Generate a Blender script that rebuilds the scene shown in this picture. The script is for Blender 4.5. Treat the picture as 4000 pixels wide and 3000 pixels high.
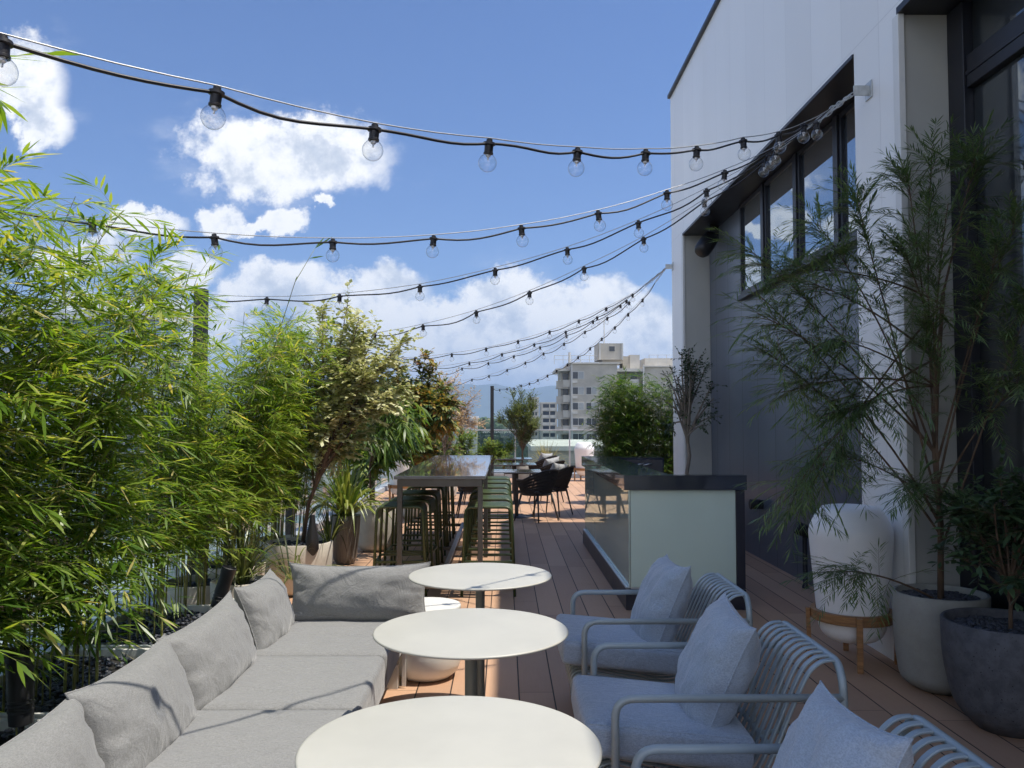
import bpy, bmesh, math, random
import numpy as np
from mathutils import Vector, Matrix, noise as mnoise
PI = math.pi
sc = bpy.context.scene
for o in list(bpy.data.objects):
    bpy.data.objects.remove(o, do_unlink=True)
COL = sc.collection

# ------------------------------------------------------------------ camera
F_PX = 3235.0
PITCH = math.atan(145 / F_PX); YAW = math.atan(30 / F_PX)
cam = bpy.data.cameras.new('camera'); camo = bpy.data.objects.new('camera', cam); COL.objects.link(camo)
camo.location = (0, 0, 1.55); camo.rotation_euler = (PI / 2 + PITCH, 0, -YAW)
cam.sensor_width = 36; cam.lens = 36 * F_PX / 4000; cam.clip_start = 0.05; cam.clip_end = 20000
sc.camera = camo
sc.view_settings.view_transform = 'Standard'; sc.view_settings.look = 'None'
sc.view_settings.exposure = 0.33; sc.view_settings.gamma = 1
sc.cycles.use_adaptive_sampling = True; sc.cycles.adaptive_threshold = 0.02
sc.cycles.use_denoising = True
sc.cycles.max_bounces = 10; sc.cycles.transparent_max_bounces = 24; sc.cycles.diffuse_bounces = 4
sc.cycles.glossy_bounces = 4; sc.cycles.transmission_bounces = 6; sc.cycles.volume_bounces = 0
sc.cycles.sample_clamp_indirect = 6; sc.cycles.caustics_reflective = False; sc.cycles.caustics_refractive = False

# ------------------------------------------------------------------ node helpers
def lin(c):
    return tuple((v / 12.92 if v <= .04045 else ((v + .055) / 1.055) ** 2.4) for v in c)
class NT:
    def __init__(s, nt): s.t = nt
    def n(s, typ, props=None, **inp):
        nd = s.t.nodes.new(typ)
        for k, v in (props or {}).items(): setattr(nd, k, v)
        for k, v in inp.items():
            key = int(k[1:]) if k[0] == '_' and k[1:].isdigit() else k.replace('_', ' ')
            s.set(nd.inputs[key], v)
        return nd
    def set(s, sock, v):
        if isinstance(v, bpy.types.NodeSocket): s.t.links.new(v, sock)
        elif isinstance(v, bpy.types.Node): s.t.links.new(v.outputs[0], sock)
        else:
            if sock.type == 'RGBA' and len(v) == 3: v = (*v, 1)
            sock.default_value = v
    def m(s, op, a, b=0.0, c=None, clamp=False):
        nd = s.t.nodes.new('ShaderNodeMath'); nd.operation = op; nd.use_clamp = clamp
        s.set(nd.inputs[0], a); s.set(nd.inputs[1], b)
        if c is not None: s.set(nd.inputs[2], c)
        return nd.outputs[0]
    def vm(s, op, a, b=None, scale=None):
        nd = s.t.nodes.new('ShaderNodeVectorMath'); nd.operation = op
        s.set(nd.inputs[0], a)
        if b is not None: s.set(nd.inputs[1], b)
        if scale is not None: s.set(nd.inputs['Scale'], scale)
        return nd.outputs[0]
    def mix(s, f, a, b, blend='MIX'):
        nd = s.t.nodes.new('ShaderNodeMix'); nd.data_type = 'RGBA'; nd.blend_type = blend
        s.set(nd.inputs[0], f); s.set(nd.inputs[6], a); s.set(nd.inputs[7], b)
        return nd.outputs[2]
    def smooth(s, v, a, b, lo=0.0, hi=1.0):
        nd = s.t.nodes.new('ShaderNodeMapRange'); nd.interpolation_type = 'SMOOTHSTEP'
        s.set(nd.inputs[0], v); s.set(nd.inputs[1], a); s.set(nd.inputs[2], b); s.set(nd.inputs[3], lo); s.set(nd.inputs[4], hi)
        return nd.outputs[0]
    def ramp(s, f, stops, interp='LINEAR'):
        nd = s.t.nodes.new('ShaderNodeValToRGB'); cr = nd.color_ramp; cr.interpolation = interp
        while len(cr.elements) < len(stops): cr.elements.new(0.5)
        for e, (p, c) in zip(cr.elements, stops): e.position = p; e.color = (*c, 1) if len(c) == 3 else c
        s.set(nd.inputs[0], f); return nd.outputs[0]

def new_mat(name):
    m = bpy.data.materials.new(name); m.use_nodes = True; nt = m.node_tree; nt.nodes.clear()
    k = NT(nt); out = nt.nodes.new('ShaderNodeOutputMaterial'); return m, k, out

def basic(name, col, rough=.5, metal=0.0, spec=.5, var=.12, vscale=6.0, bump=0.0, bscale=60.0, coat=0.0, sheen=0.0, stretch=None, dist=.002, trans=0.0, speck=None):
    m, k, out = new_mat(name)
    tc = k.n('ShaderNodeTexCoord').outputs['Object']
    if stretch: tc = k.n('ShaderNodeMapping', Vector=tc, Scale=stretch).outputs[0]
    nz = k.n('ShaderNodeTexNoise', Vector=tc, Scale=vscale, Detail=5.0, Roughness=.6).outputs[0]
    c = k.mix(k.smooth(nz, .3, .7), tuple(v * (1 - var) for v in col), tuple(min(1, v * (1 + var)) for v in col))
    if speck:
        vo = k.n('ShaderNodeTexNoise', Vector=tc, Scale=speck[0], Detail=2.0).outputs[0]
        c = k.mix(k.smooth(vo, speck[1], speck[1] + .05), c, speck[2])
    b = k.n('ShaderNodeBsdfPrincipled', Base_Color=c, Roughness=k.m('ADD', rough - .06, k.m('MULTIPLY', nz, .12)), Metallic=metal)
    b.inputs['Specular IOR Level'].default_value = spec; b.inputs['Coat Weight'].default_value = coat
    b.inputs['Sheen Weight'].default_value = sheen; b.inputs['Transmission Weight'].default_value = trans
    if bump:
        bn = k.n('ShaderNodeTexNoise', Vector=tc, Scale=bscale, Detail=4.0).outputs[0]
        k.set(b.inputs['Normal'], k.n('ShaderNodeBump', Height=bn, Strength=bump, Distance=dist).outputs[0])
    k.set(out.inputs[0], b); return m

# ------------------------------------------------------------------ world: sky + clouds
SUN = Vector((2.52, -.40, 6.45)).normalized()
el = math.asin(SUN.z); az = math.atan2(SUN.x, SUN.y)
w = bpy.data.worlds.new('World'); sc.world = w; w.use_nodes = True; w.node_tree.nodes.clear(); k = NT(w.node_tree)
sky = k.n('ShaderNodeTexSky', dict(sky_type='NISHITA', sun_disc=False, sun_elevation=el, sun_rotation=az, altitude=50, air_density=1.0, dust_density=.6, ozone_density=1.6))
dirv = k.n('ShaderNodeTexCoord').outputs['Generated']
sep = k.n('ShaderNodeSeparateXYZ', Vector=dirv)
dx, dy, dz = sep.outputs
ay = k.m('MAXIMUM', k.m('ABSOLUTE', dy), .05)
U = k.m('DIVIDE', dx, ay); V = k.m('DIVIDE', dz, ay)
front = k.m('MULTIPLY', k.smooth(dy, .02, .2), k.smooth(dz, .50, .68, 1, 0))
uv = k.n('ShaderNodeCombineXYZ', X=U, Y=V, Z=0.0).outputs[0]
warp = k.n('ShaderNodeTexNoise', Vector=uv, Scale=9.0, Detail=9.0, Roughness=.68).outputs['Color']
wsep = k.n('ShaderNodeSeparateXYZ', Vector=k.vm('SCALE', k.vm('SUBTRACT', warp, (.5, .5, .5)), scale=.115))
Uw = k.m('ADD', U, wsep.outputs[0]); Vw = k.m('ADD', V, wsep.outputs[1])
# (u, v, half width, half height) of the cumulus seen over the terrace
CL = [(-.272, .325, .140, .055), (-.24, .345, .09, .042), (-.32, .322, .07, .03), (-.345, .252, .035, .024), (-.305, .243, .03, .012), (-.265, .252, .03, .018), (-.222, .268, .013, .012), (-.59, .42, .06, .06), (-.57, .37, .05, .04),
      (-.27, .155, .07, .035), (-.43, .24, .05, .022), (-.145, .155, .06, .04), (-.2, .13, .1, .04), (.0, .145, .07, .045), (.06, .15, .05, .03), (.115, .145, .055, .045), (.155, .13, .06, .04), (.22, .10, .08, .045), (-.08, .11, .12, .04),
      (.03, .09, .25, .055), (.2, .06, .3, .045), (-.1, .05, .4, .035), (-.45, .12, .2, .04), (-.39, .19, .05, .025), (-.5, .2, .06, .03),
      (-.8, .3, .2, .07), (-1.1, .25, .25, .1), (-1.5, .5, .35, .12), (-1.9, .28, .4, .12), (-2.6, .7, .5, .2), (-1.25, .62, .2, .09), (-3.4, .5, .6, .25)]
acc = None
for (u, v, a, b) in CL:
    e1 = k.m('POWER', k.m('DIVIDE', k.m('SUBTRACT', Uw, u), a), 2.0)
    # flatter underside than top
    e2 = k.m('POWER', k.m('DIVIDE', k.m('SUBTRACT', Vw, v), b), 2.0)
    g = k.m('SUBTRACT', 1.0, k.m('SQRT', k.m('ADD', e1, e2)))
    acc = g if acc is None else k.m('SMOOTH_MAX', acc, g, .25)
def fbm(vec, sc_, det=8.0, rough=.56):
    return k.n('ShaderNodeTexNoise', Vector=vec, Scale=sc_, Detail=det, Roughness=rough).outputs[0]
n1 = fbm(uv, 9.0, 9.0, .63)
uv2 = k.vm('ADD', uv, (.008, .032, 0))
n2 = fbm(uv2, 9.0, 9.0, .63)
cover = k.m('MULTIPLY', k.m('MAXIMUM', acc, -1.2), .75)
dens_f = k.m('ADD', cover, k.m('MULTIPLY', k.m('SUBTRACT', n1, .5), 1.35))
# clouds elsewhere (overhead, behind): unseen cover added to lift shade, from plain 3-D noise
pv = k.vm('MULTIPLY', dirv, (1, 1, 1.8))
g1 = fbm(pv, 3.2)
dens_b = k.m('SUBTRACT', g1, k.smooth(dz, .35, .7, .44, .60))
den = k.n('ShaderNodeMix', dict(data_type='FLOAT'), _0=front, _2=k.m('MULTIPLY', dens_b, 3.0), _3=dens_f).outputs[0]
mask = k.smooth(den, -.05, .26)
wisp = k.m('MULTIPLY', k.smooth(fbm(k.vm('MULTIPLY', uv, (1, 2.2, 1)), 4.0, 6.0, .62), .50, .72), k.smooth(k.m('ADD', cover, .0), -.45, .0, 0, .35))
mask = k.m('MAXIMUM', mask, wisp)
lit = k.m('ADD', k.m('MULTIPLY', k.m('SUBTRACT', n1, n2), 4.4), .78)
core = k.smooth(dens_f, .05, .75)
shade = k.m('SUBTRACT', lit, k.m('MULTIPLY', core, .20), clamp=True)
ccol = k.ramp(shade, [(0.0, (.50, .56, .66)), (.35, (.66, .70, .77)), (.62, (.90, .91, .93)), (.85, (1.0, .99, .97))])
skyc = k.vm('MULTIPLY', sky.outputs[0], (.062, .080, .113))
skyc = k.mix(k.m('MULTIPLY', front, k.smooth(V, .0, .12, .5, 0)), skyc, (.50, .62, .80))
ccol = k.vm('SCALE', ccol, scale=k.m('ADD', 1.0, k.m('MULTIPLY', k.m('SUBTRACT', 1.0, front), .95)))  # out-of-view clouds pushed brighter than white, added fill light for shaded parts
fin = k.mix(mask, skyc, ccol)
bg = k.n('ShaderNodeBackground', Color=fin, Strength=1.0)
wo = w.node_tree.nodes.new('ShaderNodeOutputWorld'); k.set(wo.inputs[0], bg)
w.cycles.sampling_method = 'MANUAL'; w.cycles.sample_map_resolution = 512

sl = bpy.data.lights.new('sun', 'SUN'); sl.energy = 5.0; sl.angle = math.radians(.53); sl.color = (1.0, .94, .84)
so = bpy.data.objects.new('sun', sl); COL.objects.link(so); so.rotation_euler = (-SUN).to_track_quat('-Z', 'Y').to_euler(); so.location = (5, -2, 30)

# ------------------------------------------------------------------ geometry helpers
class MB:
    def __init__(s): s.v = []; s.f = []
    def add(s, vs, fs):
        o = len(s.v); s.v += [tuple(p) for p in vs]; s.f += [tuple(i + o for i in f) for f in fs]; return s
    def box(s, x0, x1, y0, y1, z0, z1):
        v = [(x0, y0, z0), (x1, y0, z0), (x1, y1, z0), (x0, y1, z0), (x0, y0, z1), (x1, y0, z1), (x1, y1, z1), (x0, y1, z1)]
        return s.add(v, [(0, 3, 2, 1), (4, 5, 6, 7), (0, 1, 5, 4), (1, 2, 6, 5), (2, 3, 7, 6), (3, 0, 4, 7)])
    def beam(s, a, b, wx, wy):
        return s.tube([a, b], None, sect=[(-wx / 2, -wy / 2), (wx / 2, -wy / 2), (wx / 2, wy / 2), (-wx / 2, wy / 2)])
    def tube(s, path, r, n=8, sect=None, caps=True, closed=False, up=None):
        P = [Vector(p) for p in path]; m = len(P)
        rs = r if isinstance(r, (list, tuple)) else [r] * m
        if sect is None: base = [(math.cos(2 * PI * i / n), math.sin(2 * PI * i / n)) for i in range(n)]
        else: base = sect; n = len(sect); rs = [1] * m
        T = []
        for i in range(m):
            a = P[(i - 1) % m] if (closed or i > 0) else P[i]; b = P[(i + 1) % m] if (closed or i < m - 1) else P[i]
            t = b - a; T.append(t.normalized() if t.length > 1e-9 else Vector((0, 0, 1)))
        ref = Vector(up) if up else (Vector((0, 0, 1)) if abs(T[0].z) < .9 else Vector((1, 0, 0)))
        N = (ref - T[0] * ref.dot(T[0])).normalized(); vs = []
        for i in range(m):
            if i:
                N = N - T[i] * N.dot(T[i])
                N = N.normalized() if N.length > 1e-6 else Vector((1, 0, 0))
            B = T[i].cross(N)
            for (c, d) in base: vs.append(P[i] + (N * d + B * c) * rs[i])
        fs = []
        for i in range(m if closed else m - 1):
            for j in range(n):
                a = i * n + j; b = i * n + (j + 1) % n; c = ((i + 1) % m) * n + (j + 1) % n; d = ((i + 1) % m) * n + j
                fs.append((a, b, c, d))
        if caps and not closed:
            fs.append(tuple(range(n - 1, -1, -1))); fs.append(tuple((m - 1) * n + i for i in range(n)))
        return s.add(vs, fs)
    def lathe(s, prof, n=40, c=(0, 0, 0), wob=0.0):
        vs = []; m = len(prof)
        for (r, z) in prof:
            for i in range(n):
                a = 2 * PI * i / n; vs.append((c[0] + r * math.cos(a), c[1] + r * math.sin(a), c[2] + z))
        fs = []
        for i in range(m - 1):
            for j in range(n): fs.append((i * n + j, i * n + (j + 1) % n, (i + 1) * n + (j + 1) % n, (i + 1) * n + j))
        if prof[0][0] > 1e-4: fs.append(tuple(range(n - 1, -1, -1)))
        if prof[-1][0] > 1e-4: fs.append(tuple((m - 1) * n + i for i in range(n)))
        return s.add(vs, fs)
    def sphere(s, c, r, nu=20, nv=12, sz=1.0):
        prof = [(max(1e-5, r * math.sin(PI * i / nv)), -r * sz * math.cos(PI * i / nv)) for i in range(nv + 1)]
        return s.lathe(prof, nu, c)
    def grid(s, fn, nu, nv):
        vs = [fn(i / nu, j / nv) for j in range(nv + 1) for i in range(nu + 1)]
        fs = [(j * (nu + 1) + i, j * (nu + 1) + i + 1, (j + 1) * (nu + 1) + i + 1, (j + 1) * (nu + 1) + i) for j in range(nv) for i in range(nu)]
        return s.add(vs, fs)
    def xf(s, M):
        s.v = [tuple(M @ Vector(p)) for p in s.v]; return s
    def build(s, name, mat=None, parent=None, smooth=False, bevel=0.0, loc=None, auto=None):
        me = bpy.data.meshes.new(name); me.from_pydata(s.v, [], s.f); me.update()
        if smooth: me.polygons.foreach_set('use_smooth', [True] * len(me.polygons))
        if mat: me.materials.append(mat)
        o = bpy.data.objects.new(name, me); COL.objects.link(o)
        if parent: o.parent = parent
        if loc: o.location = loc
        if bevel:
            bv = o.modifiers.new('bevel', 'BEVEL'); bv.width = bevel; bv.segments = 2; bv.limit_method = 'ANGLE'; bv.angle_limit = math.radians(40)
            me.polygons.foreach_set('use_smooth', [True] * len(me.polygons)); bv.harden_normals = True
        elif auto:
            try: me.set_sharp_from_angle(angle=math.radians(auto))
            except Exception: pass
        return o
def tag(o, label=None, cat=None, group=None, kind=None):
    if label: o['label'] = label
    if cat: o['category'] = cat
    if group: o['group'] = group
    if kind: o['kind'] = kind
    return o
def thing(name, label, cat, loc=(0, 0, 0), rz=0.0, group=None):
    o = bpy.data.objects.new(name, None); COL.objects.link(o); o.location = loc; o.rotation_euler = (0, 0, rz); o.empty_display_size = .1
    return tag(o, label, cat, group)
def copy_tree(o, parent=None):
    c = o.copy(); COL.objects.link(c); c.parent = parent
    for ch in [x for x in bpy.data.objects if x.parent == o]: copy_tree(ch, c)
    return c
def fillet(pts, r, n=5):
    P = [Vector(p) for p in pts]; out = [P[0]]
    rs = r if isinstance(r, (list, tuple)) else [r] * len(P)
    for i in range(1, len(P) - 1):
        a, b, c = P[i - 1], P[i], P[i + 1]; d1 = (a - b); d2 = (c - b); q = min(rs[i], d1.length * .49, d2.length * .49)
        p0 = b + d1.normalized() * q; p2 = b + d2.normalized() * q
        for j in range(n + 1):
            t = j / n; out.append(p0 * (1 - t) ** 2 + b * 2 * t * (1 - t) + p2 * t * t)
    out.append(P[-1]); return out

def leaves_mesh(P, D, U, L, W, droop=0.0, rnd=None, wide=.38):
    """numpy leaf blades: 6 verts / 3 faces each"""
    P, D, U = map(lambda a: np.asarray(a, float), (P, D, U)); n = len(P)
    L = np.broadcast_to(np.asarray(L, float), (n,))[:, None]; W = np.broadcast_to(np.asarray(W, float), (n,))[:, None] / 2
    droop = np.broadcast_to(np.asarray(droop, float), (n,))[:, None]
    D = D / np.linalg.norm(D, axis=1, keepdims=True); S = np.cross(D, U); S /= (np.linalg.norm(S, axis=1, keepdims=True) + 1e-9)
    Z = np.array([[0, 0, 1.0]])
    def at(t): return P + D * L * t - Z * droop * L * t * t
    v = np.stack([P, at(wide) - S * W, at(wide) + S * W, at(.74) - S * W * .68, at(.74) + S * W * .68, at(1.0)], 1).reshape(-1, 3)
    base = (np.arange(n) * 6)[:, None]
    loops = (base + np.array([[0, 2, 1, 1, 2, 4, 3, 3, 4, 5]])).reshape(-1)
    sizes = np.tile([3, 4, 3], n)
    return v, loops, sizes, np.repeat(rnd if rnd is not None else np.random.rand(n), 3)
def build_leaves(name, data, mat, parent=None):
    vs, ls, ss, rs = [], [], [], []; off = 0
    for (v, l, s_, r) in data: vs.append(v); ls.append(l + off); ss.append(s_); rs.append(r); off += len(v)
    v = np.concatenate(vs); l = np.concatenate(ls); s_ = np.concatenate(ss); r = np.concatenate(rs)
    me = bpy.data.meshes.new(name); me.vertices.add(len(v)); me.vertices.foreach_set('co', v.astype(np.float32).ravel())
    me.loops.add(len(l)); me.loops.foreach_set('vertex_index', l.astype(np.int32))
    me.polygons.add(len(s_)); st = np.concatenate([[0], np.cumsum(s_)[:-1]])
    me.polygons.foreach_set('loop_start', st.astype(np.int32)); me.polygons.foreach_set('loop_total', s_.astype(np.int32))
    me.update(calc_edges=True); me.validate()
    a = me.attributes.new('rnd', 'FLOAT', 'FACE'); a.data.foreach_set('value', r.astype(np.float32))
    me.polygons.foreach_set('use_smooth', np.ones(len(s_), bool))
    me.materials.append(mat)
    o = bpy.data.objects.new(name, me); COL.objects.link(o)
    if parent: o.parent = parent
    return o
def leaf_mat(name, cols, rough=.42, trans=.35, tcol=None):
    m, k, out = new_mat(name)
    a = k.n('ShaderNodeAttribute', dict(attribute_name='rnd')).outputs['Fac']
    c = k.ramp(a, [(i / (len(cols) - 1), cc) for i, cc in enumerate(cols)])
    b = k.n('ShaderNodeBsdfPrincipled', Base_Color=c, Roughness=rough); b.inputs['Specular IOR Level'].default_value = .45
    t = k.n('ShaderNodeBsdfTranslucent', Color=k.vm('MULTIPLY', c, tcol or (1.9, 1.9, .9)))
    mx = k.n('ShaderNodeMixShader', _0=trans, _1=b.outputs[0], _2=t.outputs[0]); k.set(out.inputs[0], mx); return m

# ------------------------------------------------------------------ materials
def deck_material():
    m, k, out = new_mat('composite_deck')
    tc = k.n('ShaderNodeTexCoord').outputs['Object']; s = k.n('ShaderNodeSeparateXYZ', Vector=tc); x, y, _ = s.outputs
    bx = k.m('DIVIDE', k.m('SUBTRACT', x, .085 - 19.6), .196); bi = k.m('FLOOR', bx); fr = k.m('FRACT', bx)
    ed = k.m('MINIMUM', fr, k.m('SUBTRACT', 1.0, fr)); gap = k.smooth(ed, .012, .026, 1, 0)
    r = k.n('ShaderNodeTexWhiteNoise', dict(noise_dimensions='1D'), W=bi).outputs[0]
    yy = k.m('DIVIDE', k.m('ADD', y, k.m('MULTIPLY', r, 7.0)), 2.4); yi = k.m('FLOOR', yy); fy = k.m('FRACT', yy)
    ey = k.m('MINIMUM', fy, k.m('SUBTRACT', 1.0, fy)); joint = k.smooth(ey, .0006, .0014, .75, 0)
    r2 = k.n('ShaderNodeTexWhiteNoise', dict(noise_dimensions='2D'), Vector=k.n('ShaderNodeCombineXYZ', X=bi, Y=yi, Z=0.0).outputs[0]).outputs[0]
    g = k.n('ShaderNodeTexNoise', Vector=k.vm('MULTIPLY', tc, (90, 3, 1)), Scale=1.0, Detail=4.0).outputs[0]
    d = k.n('ShaderNodeTexNoise', Vector=tc, Scale=1.3, Detail=6.0, Roughness=.7).outputs[0]
    c = k.mix(r2, (.385, .222, .132), (.515, .312, .19)); c = k.mix(k.m('MULTIPLY', g, .35), c, (.56, .38, .27)); c = k.mix(k.smooth(d, .5, .8, 0, .3), c, (.32, .19, .13))
    gj = k.m('MAXIMUM', gap, joint); c = k.mix(gj, c, (.03, .02, .015))
    b = k.n('ShaderNodeBsdfPrincipled', Base_Color=c, Roughness=k.m('ADD', .55, k.m('MULTIPLY', d, .15))); b.inputs['Specular IOR Level'].default_value = .35
    h = k.m('SUBTRACT', k.m('MULTIPLY', g, .08), gj)
    k.set(b.inputs['Normal'], k.n('ShaderNodeBump', Height=h, Strength=.6, Distance=.004).outputs[0]); k.set(out.inputs[0], b); return m
def panel_material(name, col, rough, metal, period, phase, zline=None, lw=.004, linecol=None, axis=1, bump=.5, la=.75):
    m, k, out = new_mat(name)
    tc = k.n('ShaderNodeTexCoord').outputs['Object']; s = k.n('ShaderNodeSeparateXYZ', Vector=tc)
    p = k.m('DIVIDE', k.m('ADD', s.outputs[axis], 60 * period - phase), period); fr = k.m('FRACT', p); e = k.m('MULTIPLY', k.m('MINIMUM', fr, k.m('SUBTRACT', 1.0, fr)), period)
    line = k.smooth(e, lw * .5, lw, 1, 0)
    if zline:
        for z in zline: line = k.m('MAXIMUM', line, k.smooth(k.m('ABSOLUTE', k.m('SUBTRACT', s.outputs[2], z)), lw * .5, lw, 1, 0))
    rnd = k.n('ShaderNodeTexWhiteNoise', dict(noise_dimensions='1D'), W=k.m('FLOOR', p)).outputs[0]
    nz = k.n('ShaderNodeTexNoise', Vector=k.vm('MULTIPLY', tc, (1, 1, .35)), Scale=1.6, Detail=5.0).outputs[0]
    c = k.mix(rnd, tuple(v * .96 for v in col), tuple(v * 1.03 for v in col)); c = k.mix(k.smooth(nz, .4, .75, 0, .10), c, tuple(v * .7 for v in col))
    c = k.mix(k.m('MULTIPLY', line, la), c, linecol or tuple(v * .35 for v in col))
    b = k.n('ShaderNodeBsdfPrincipled', Base_Color=c, Roughness=k.m('ADD', rough - .05, k.m('MULTIPLY', nz, .12)), Metallic=metal)
    big = k.n('ShaderNodeTexNoise', Vector=k.vm('MULTIPLY', tc, (1, 1.5, .5)), Scale=1.0, Detail=1.0).outputs[0]
    h = k.m('SUBTRACT', k.m('MULTIPLY', big, .5), line)
    k.set(b.inputs['Normal'], k.n('ShaderNodeBump', Height=h, Strength=bump, Distance=.004).outputs[0]); k.set(out.inputs[0], b); return m
def glass_mat(name, tint, refl=.08, tintfac=.0, rough=.0, edge=1.0):
    """thin pane: clear with fresnel reflection"""
    m, k, out = new_mat(name)
    fc_ = k.n('ShaderNodeLayerWeight', Blend=.5).outputs['Facing']
    fr = k.m('ADD', .04, k.m('MULTIPLY', k.m('POWER', fc_, 5.0), .8))
    t = k.n('ShaderNodeBsdfTransparent', Color=k.mix(k.m('POWER', fc_, 3.0), tint, tuple(v * edge for v in tint))); g = k.n('ShaderNodeBsdfGlossy', Color=(1, 1, 1), Roughness=rough)
    mx = k.n('ShaderNodeMixShader', _0=k.m('ADD', fr, refl, clamp=True), _1=t.outputs[0], _2=g.outputs[0]); k.set(out.inputs[0], mx); return m
def mirror_glass(name, base, f0, tint, rough=.01):
    """opaque coated glass: dark body with strong reflection"""
    m, k, out = new_mat(name)
    fr = k.n('ShaderNodeFresnel', IOR=1.5).outputs[0]
    tc = k.n('ShaderNodeTexCoord').outputs['Object']
    nz = k.n('ShaderNodeTexNoise', Vector=tc, Scale=.8, Detail=1.0).outputs[0]
    bp = k.n('ShaderNodeBump', Height=nz, Strength=.10, Distance=.01).outputs[0]
    d = k.n('ShaderNodeBsdfPrincipled', Base_Color=base, Roughness=.5); g = k.n('ShaderNodeBsdfGlossy', Color=tint, Roughness=rough, Normal=bp)
    mx = k.n('ShaderNodeMixShader', _0=k.m('ADD', k.m('MULTIPLY', fr, 1.0 - f0), f0, clamp=True), _1=d.outputs[0], _2=g.outputs[0]); k.set(out.inputs[0], mx); return m

M = {}
M['deck'] = deck_material()
M['white_wall'] = panel_material('white_metal_panel', (.88, .88, .865), .34, 0.0, .605, .0, zline=(4.23,), lw=.003, la=.35)
M['dark_wall'] = panel_material('dark_blue_metal_panel', (.125, .142, .172), .32, .2, .602, .39, lw=.010, bump=.45, la=.9)
M['reveal'] = basic('grey_reveal', (.46, .46, .43), .5, var=.04, vscale=2)
M['dark_trim'] = basic('dark_anodised_trim', (.014, .015, .022), .42, .15, var=.1)
M['black'] = basic('black_plastic', (.012, .012, .014), .4, var=.1)
M['black_matt'] = basic('black_matt_metal', (.018, .018, .02), .5, var=.15, bump=.1)
M['window_glass'] = mirror_glass('coated_window_glass', (.012, .016, .022), .42, (.80, .88, .95))
M['facade_glass'] = mirror_glass('dark_facade_glass', (.006, .008, .009), .10, (.85, .92, .95))
M['counter_glass'] = mirror_glass('green_counter_glass', (.50, .60, .54), .30, (.80, .92, .88), .015)
M['frosted'] = basic('frosted_green_glass', (.60, .73, .65), .30, var=.03, vscale=2, coat=.4)
M['counter_top'] = basic('dark_stone_counter', (.020, .024, .036), .16, var=.08, vscale=3, coat=.6)
M['counter_edge'] = basic('dark_counter_edge', (.022, .023, .036), .35, var=.1)
M['alu'] = basic('brushed_aluminium', (.58, .60, .62), .32, .9, var=.06)
M['galv'] = basic('galvanised_steel', (.50, .51, .50), .45, .8, var=.15, vscale=20)
M['white_top'] = basic('cream_laminate', (.455, .447, .395), .40, var=.05, vscale=3, bump=.03, bscale=300)
M['white_ceramic'] = basic('white_moulded_plastic', (.74, .72, .66), .38, var=.02)
M['lamp_white'] = basic('white_polyethylene_shade', (.88, .88, .88), .45, var=.02, trans=0)
M['pole'] = basic('grey_green_powder_coat', (.17, .175, .15), .45, .2, var=.06)
M['olive'] = basic('olive_powder_coat', (.048, .070, .024), .40, .1, var=.12, vscale=12, bump=.05, bscale=300)
M['blue_tube'] = basic('pale_blue_grey_powder_coat', (.35, .405, .42), .38, .1, var=.05, vscale=12, bump=.05, bscale=300)
M['oak'] = basic('oiled_oak', (.33, .165, .065), .5, var=.30, vscale=3, stretch=(3, 3, 22), bump=.15, bscale=20)
M['high_top'] = basic('dark_glazed_table_top', (.10, .10, .105), .10, var=.15, vscale=4, coat=.8)
M['table_metal'] = basic('bronze_grey_metal', (.10, .095, .085), .4, .4, var=.1)
def fabric(name, col, dark, scale=420, sheen=.3, bump=.5, dist=.002):
    m, k, out = new_mat(name)
    tc = k.n('ShaderNodeTexCoord').outputs['Object']
    a = k.n('ShaderNodeTexNoise', Vector=k.vm('MULTIPLY', tc, (1, .25, 1)), Scale=scale, Detail=2.0).outputs[0]
    b_ = k.n('ShaderNodeTexNoise', Vector=k.vm('MULTIPLY', tc, (.25, 1, 1)), Scale=scale, Detail=2.0).outputs[0]
    g = k.n('ShaderNodeTexNoise', Vector=tc, Scale=5.0, Detail=6.0, Roughness=.65).outputs[0]
    s_ = k.m('MULTIPLY', k.m('ADD', a, b_), .5)
    c = k.mix(k.smooth(s_, .38, .62), dark, col); c = k.mix(k.smooth(g, .35, .75, 0, .22), c, tuple(v * .72 for v in col))
    b = k.n('ShaderNodeBsdfPrincipled', Base_Color=c, Roughness=.92); b.inputs['Sheen Weight'].default_value = sheen; b.inputs['Specular IOR Level'].default_value = .15
    f = k.n('ShaderNodeTexNoise', Vector=k.vm('MULTIPLY', tc, (1, 1.6, 1)), Scale=6.0, Detail=5.0, Distortion=2.2).outputs[0]
    b1 = k.n('ShaderNodeBump', Height=f, Strength=.5, Distance=.02).outputs[0]
    k.set(b.inputs['Normal'], k.n('ShaderNodeBump', Height=s_, Strength=bump, Distance=dist, Normal=b1).outputs[0]); k.set(out.inputs[0], b); return m
M['sofa'] = fabric('grey_outdoor_fabric', (.26, .26, .255), (.185, .185, .18), 380)
M['boucle'] = fabric('pale_boucle_fabric', (.42, .49, .58), (.31, .37, .45), 260, .5, .8, .003)
M['pillow_grey'] = fabric('light_grey_pillow_fabric', (.42, .42, .42), (.34, .34, .34), 300)
M['rope'] = basic('black_rope', (.012, .013, .016), .75, var=.3, vscale=40, bump=.5, bscale=200)
M['concrete_pot'] = basic('pale_concrete', (.31, .31, .285), .7, var=.10, vscale=7, bump=.25, bscale=120, speck=(160, .66, (.25, .24, .2)))
M['dark_pot'] = basic('dark_speckled_stone', (.085, .088, .10), .75, var=.25, vscale=18, bump=.5, bscale=120, speck=(95, .66, (.02, .02, .022)))
M['cream_pot'] = basic('cream_concrete', (.52, .48, .41), .65, var=.08, vscale=8, bump=.15, bscale=90)
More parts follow.
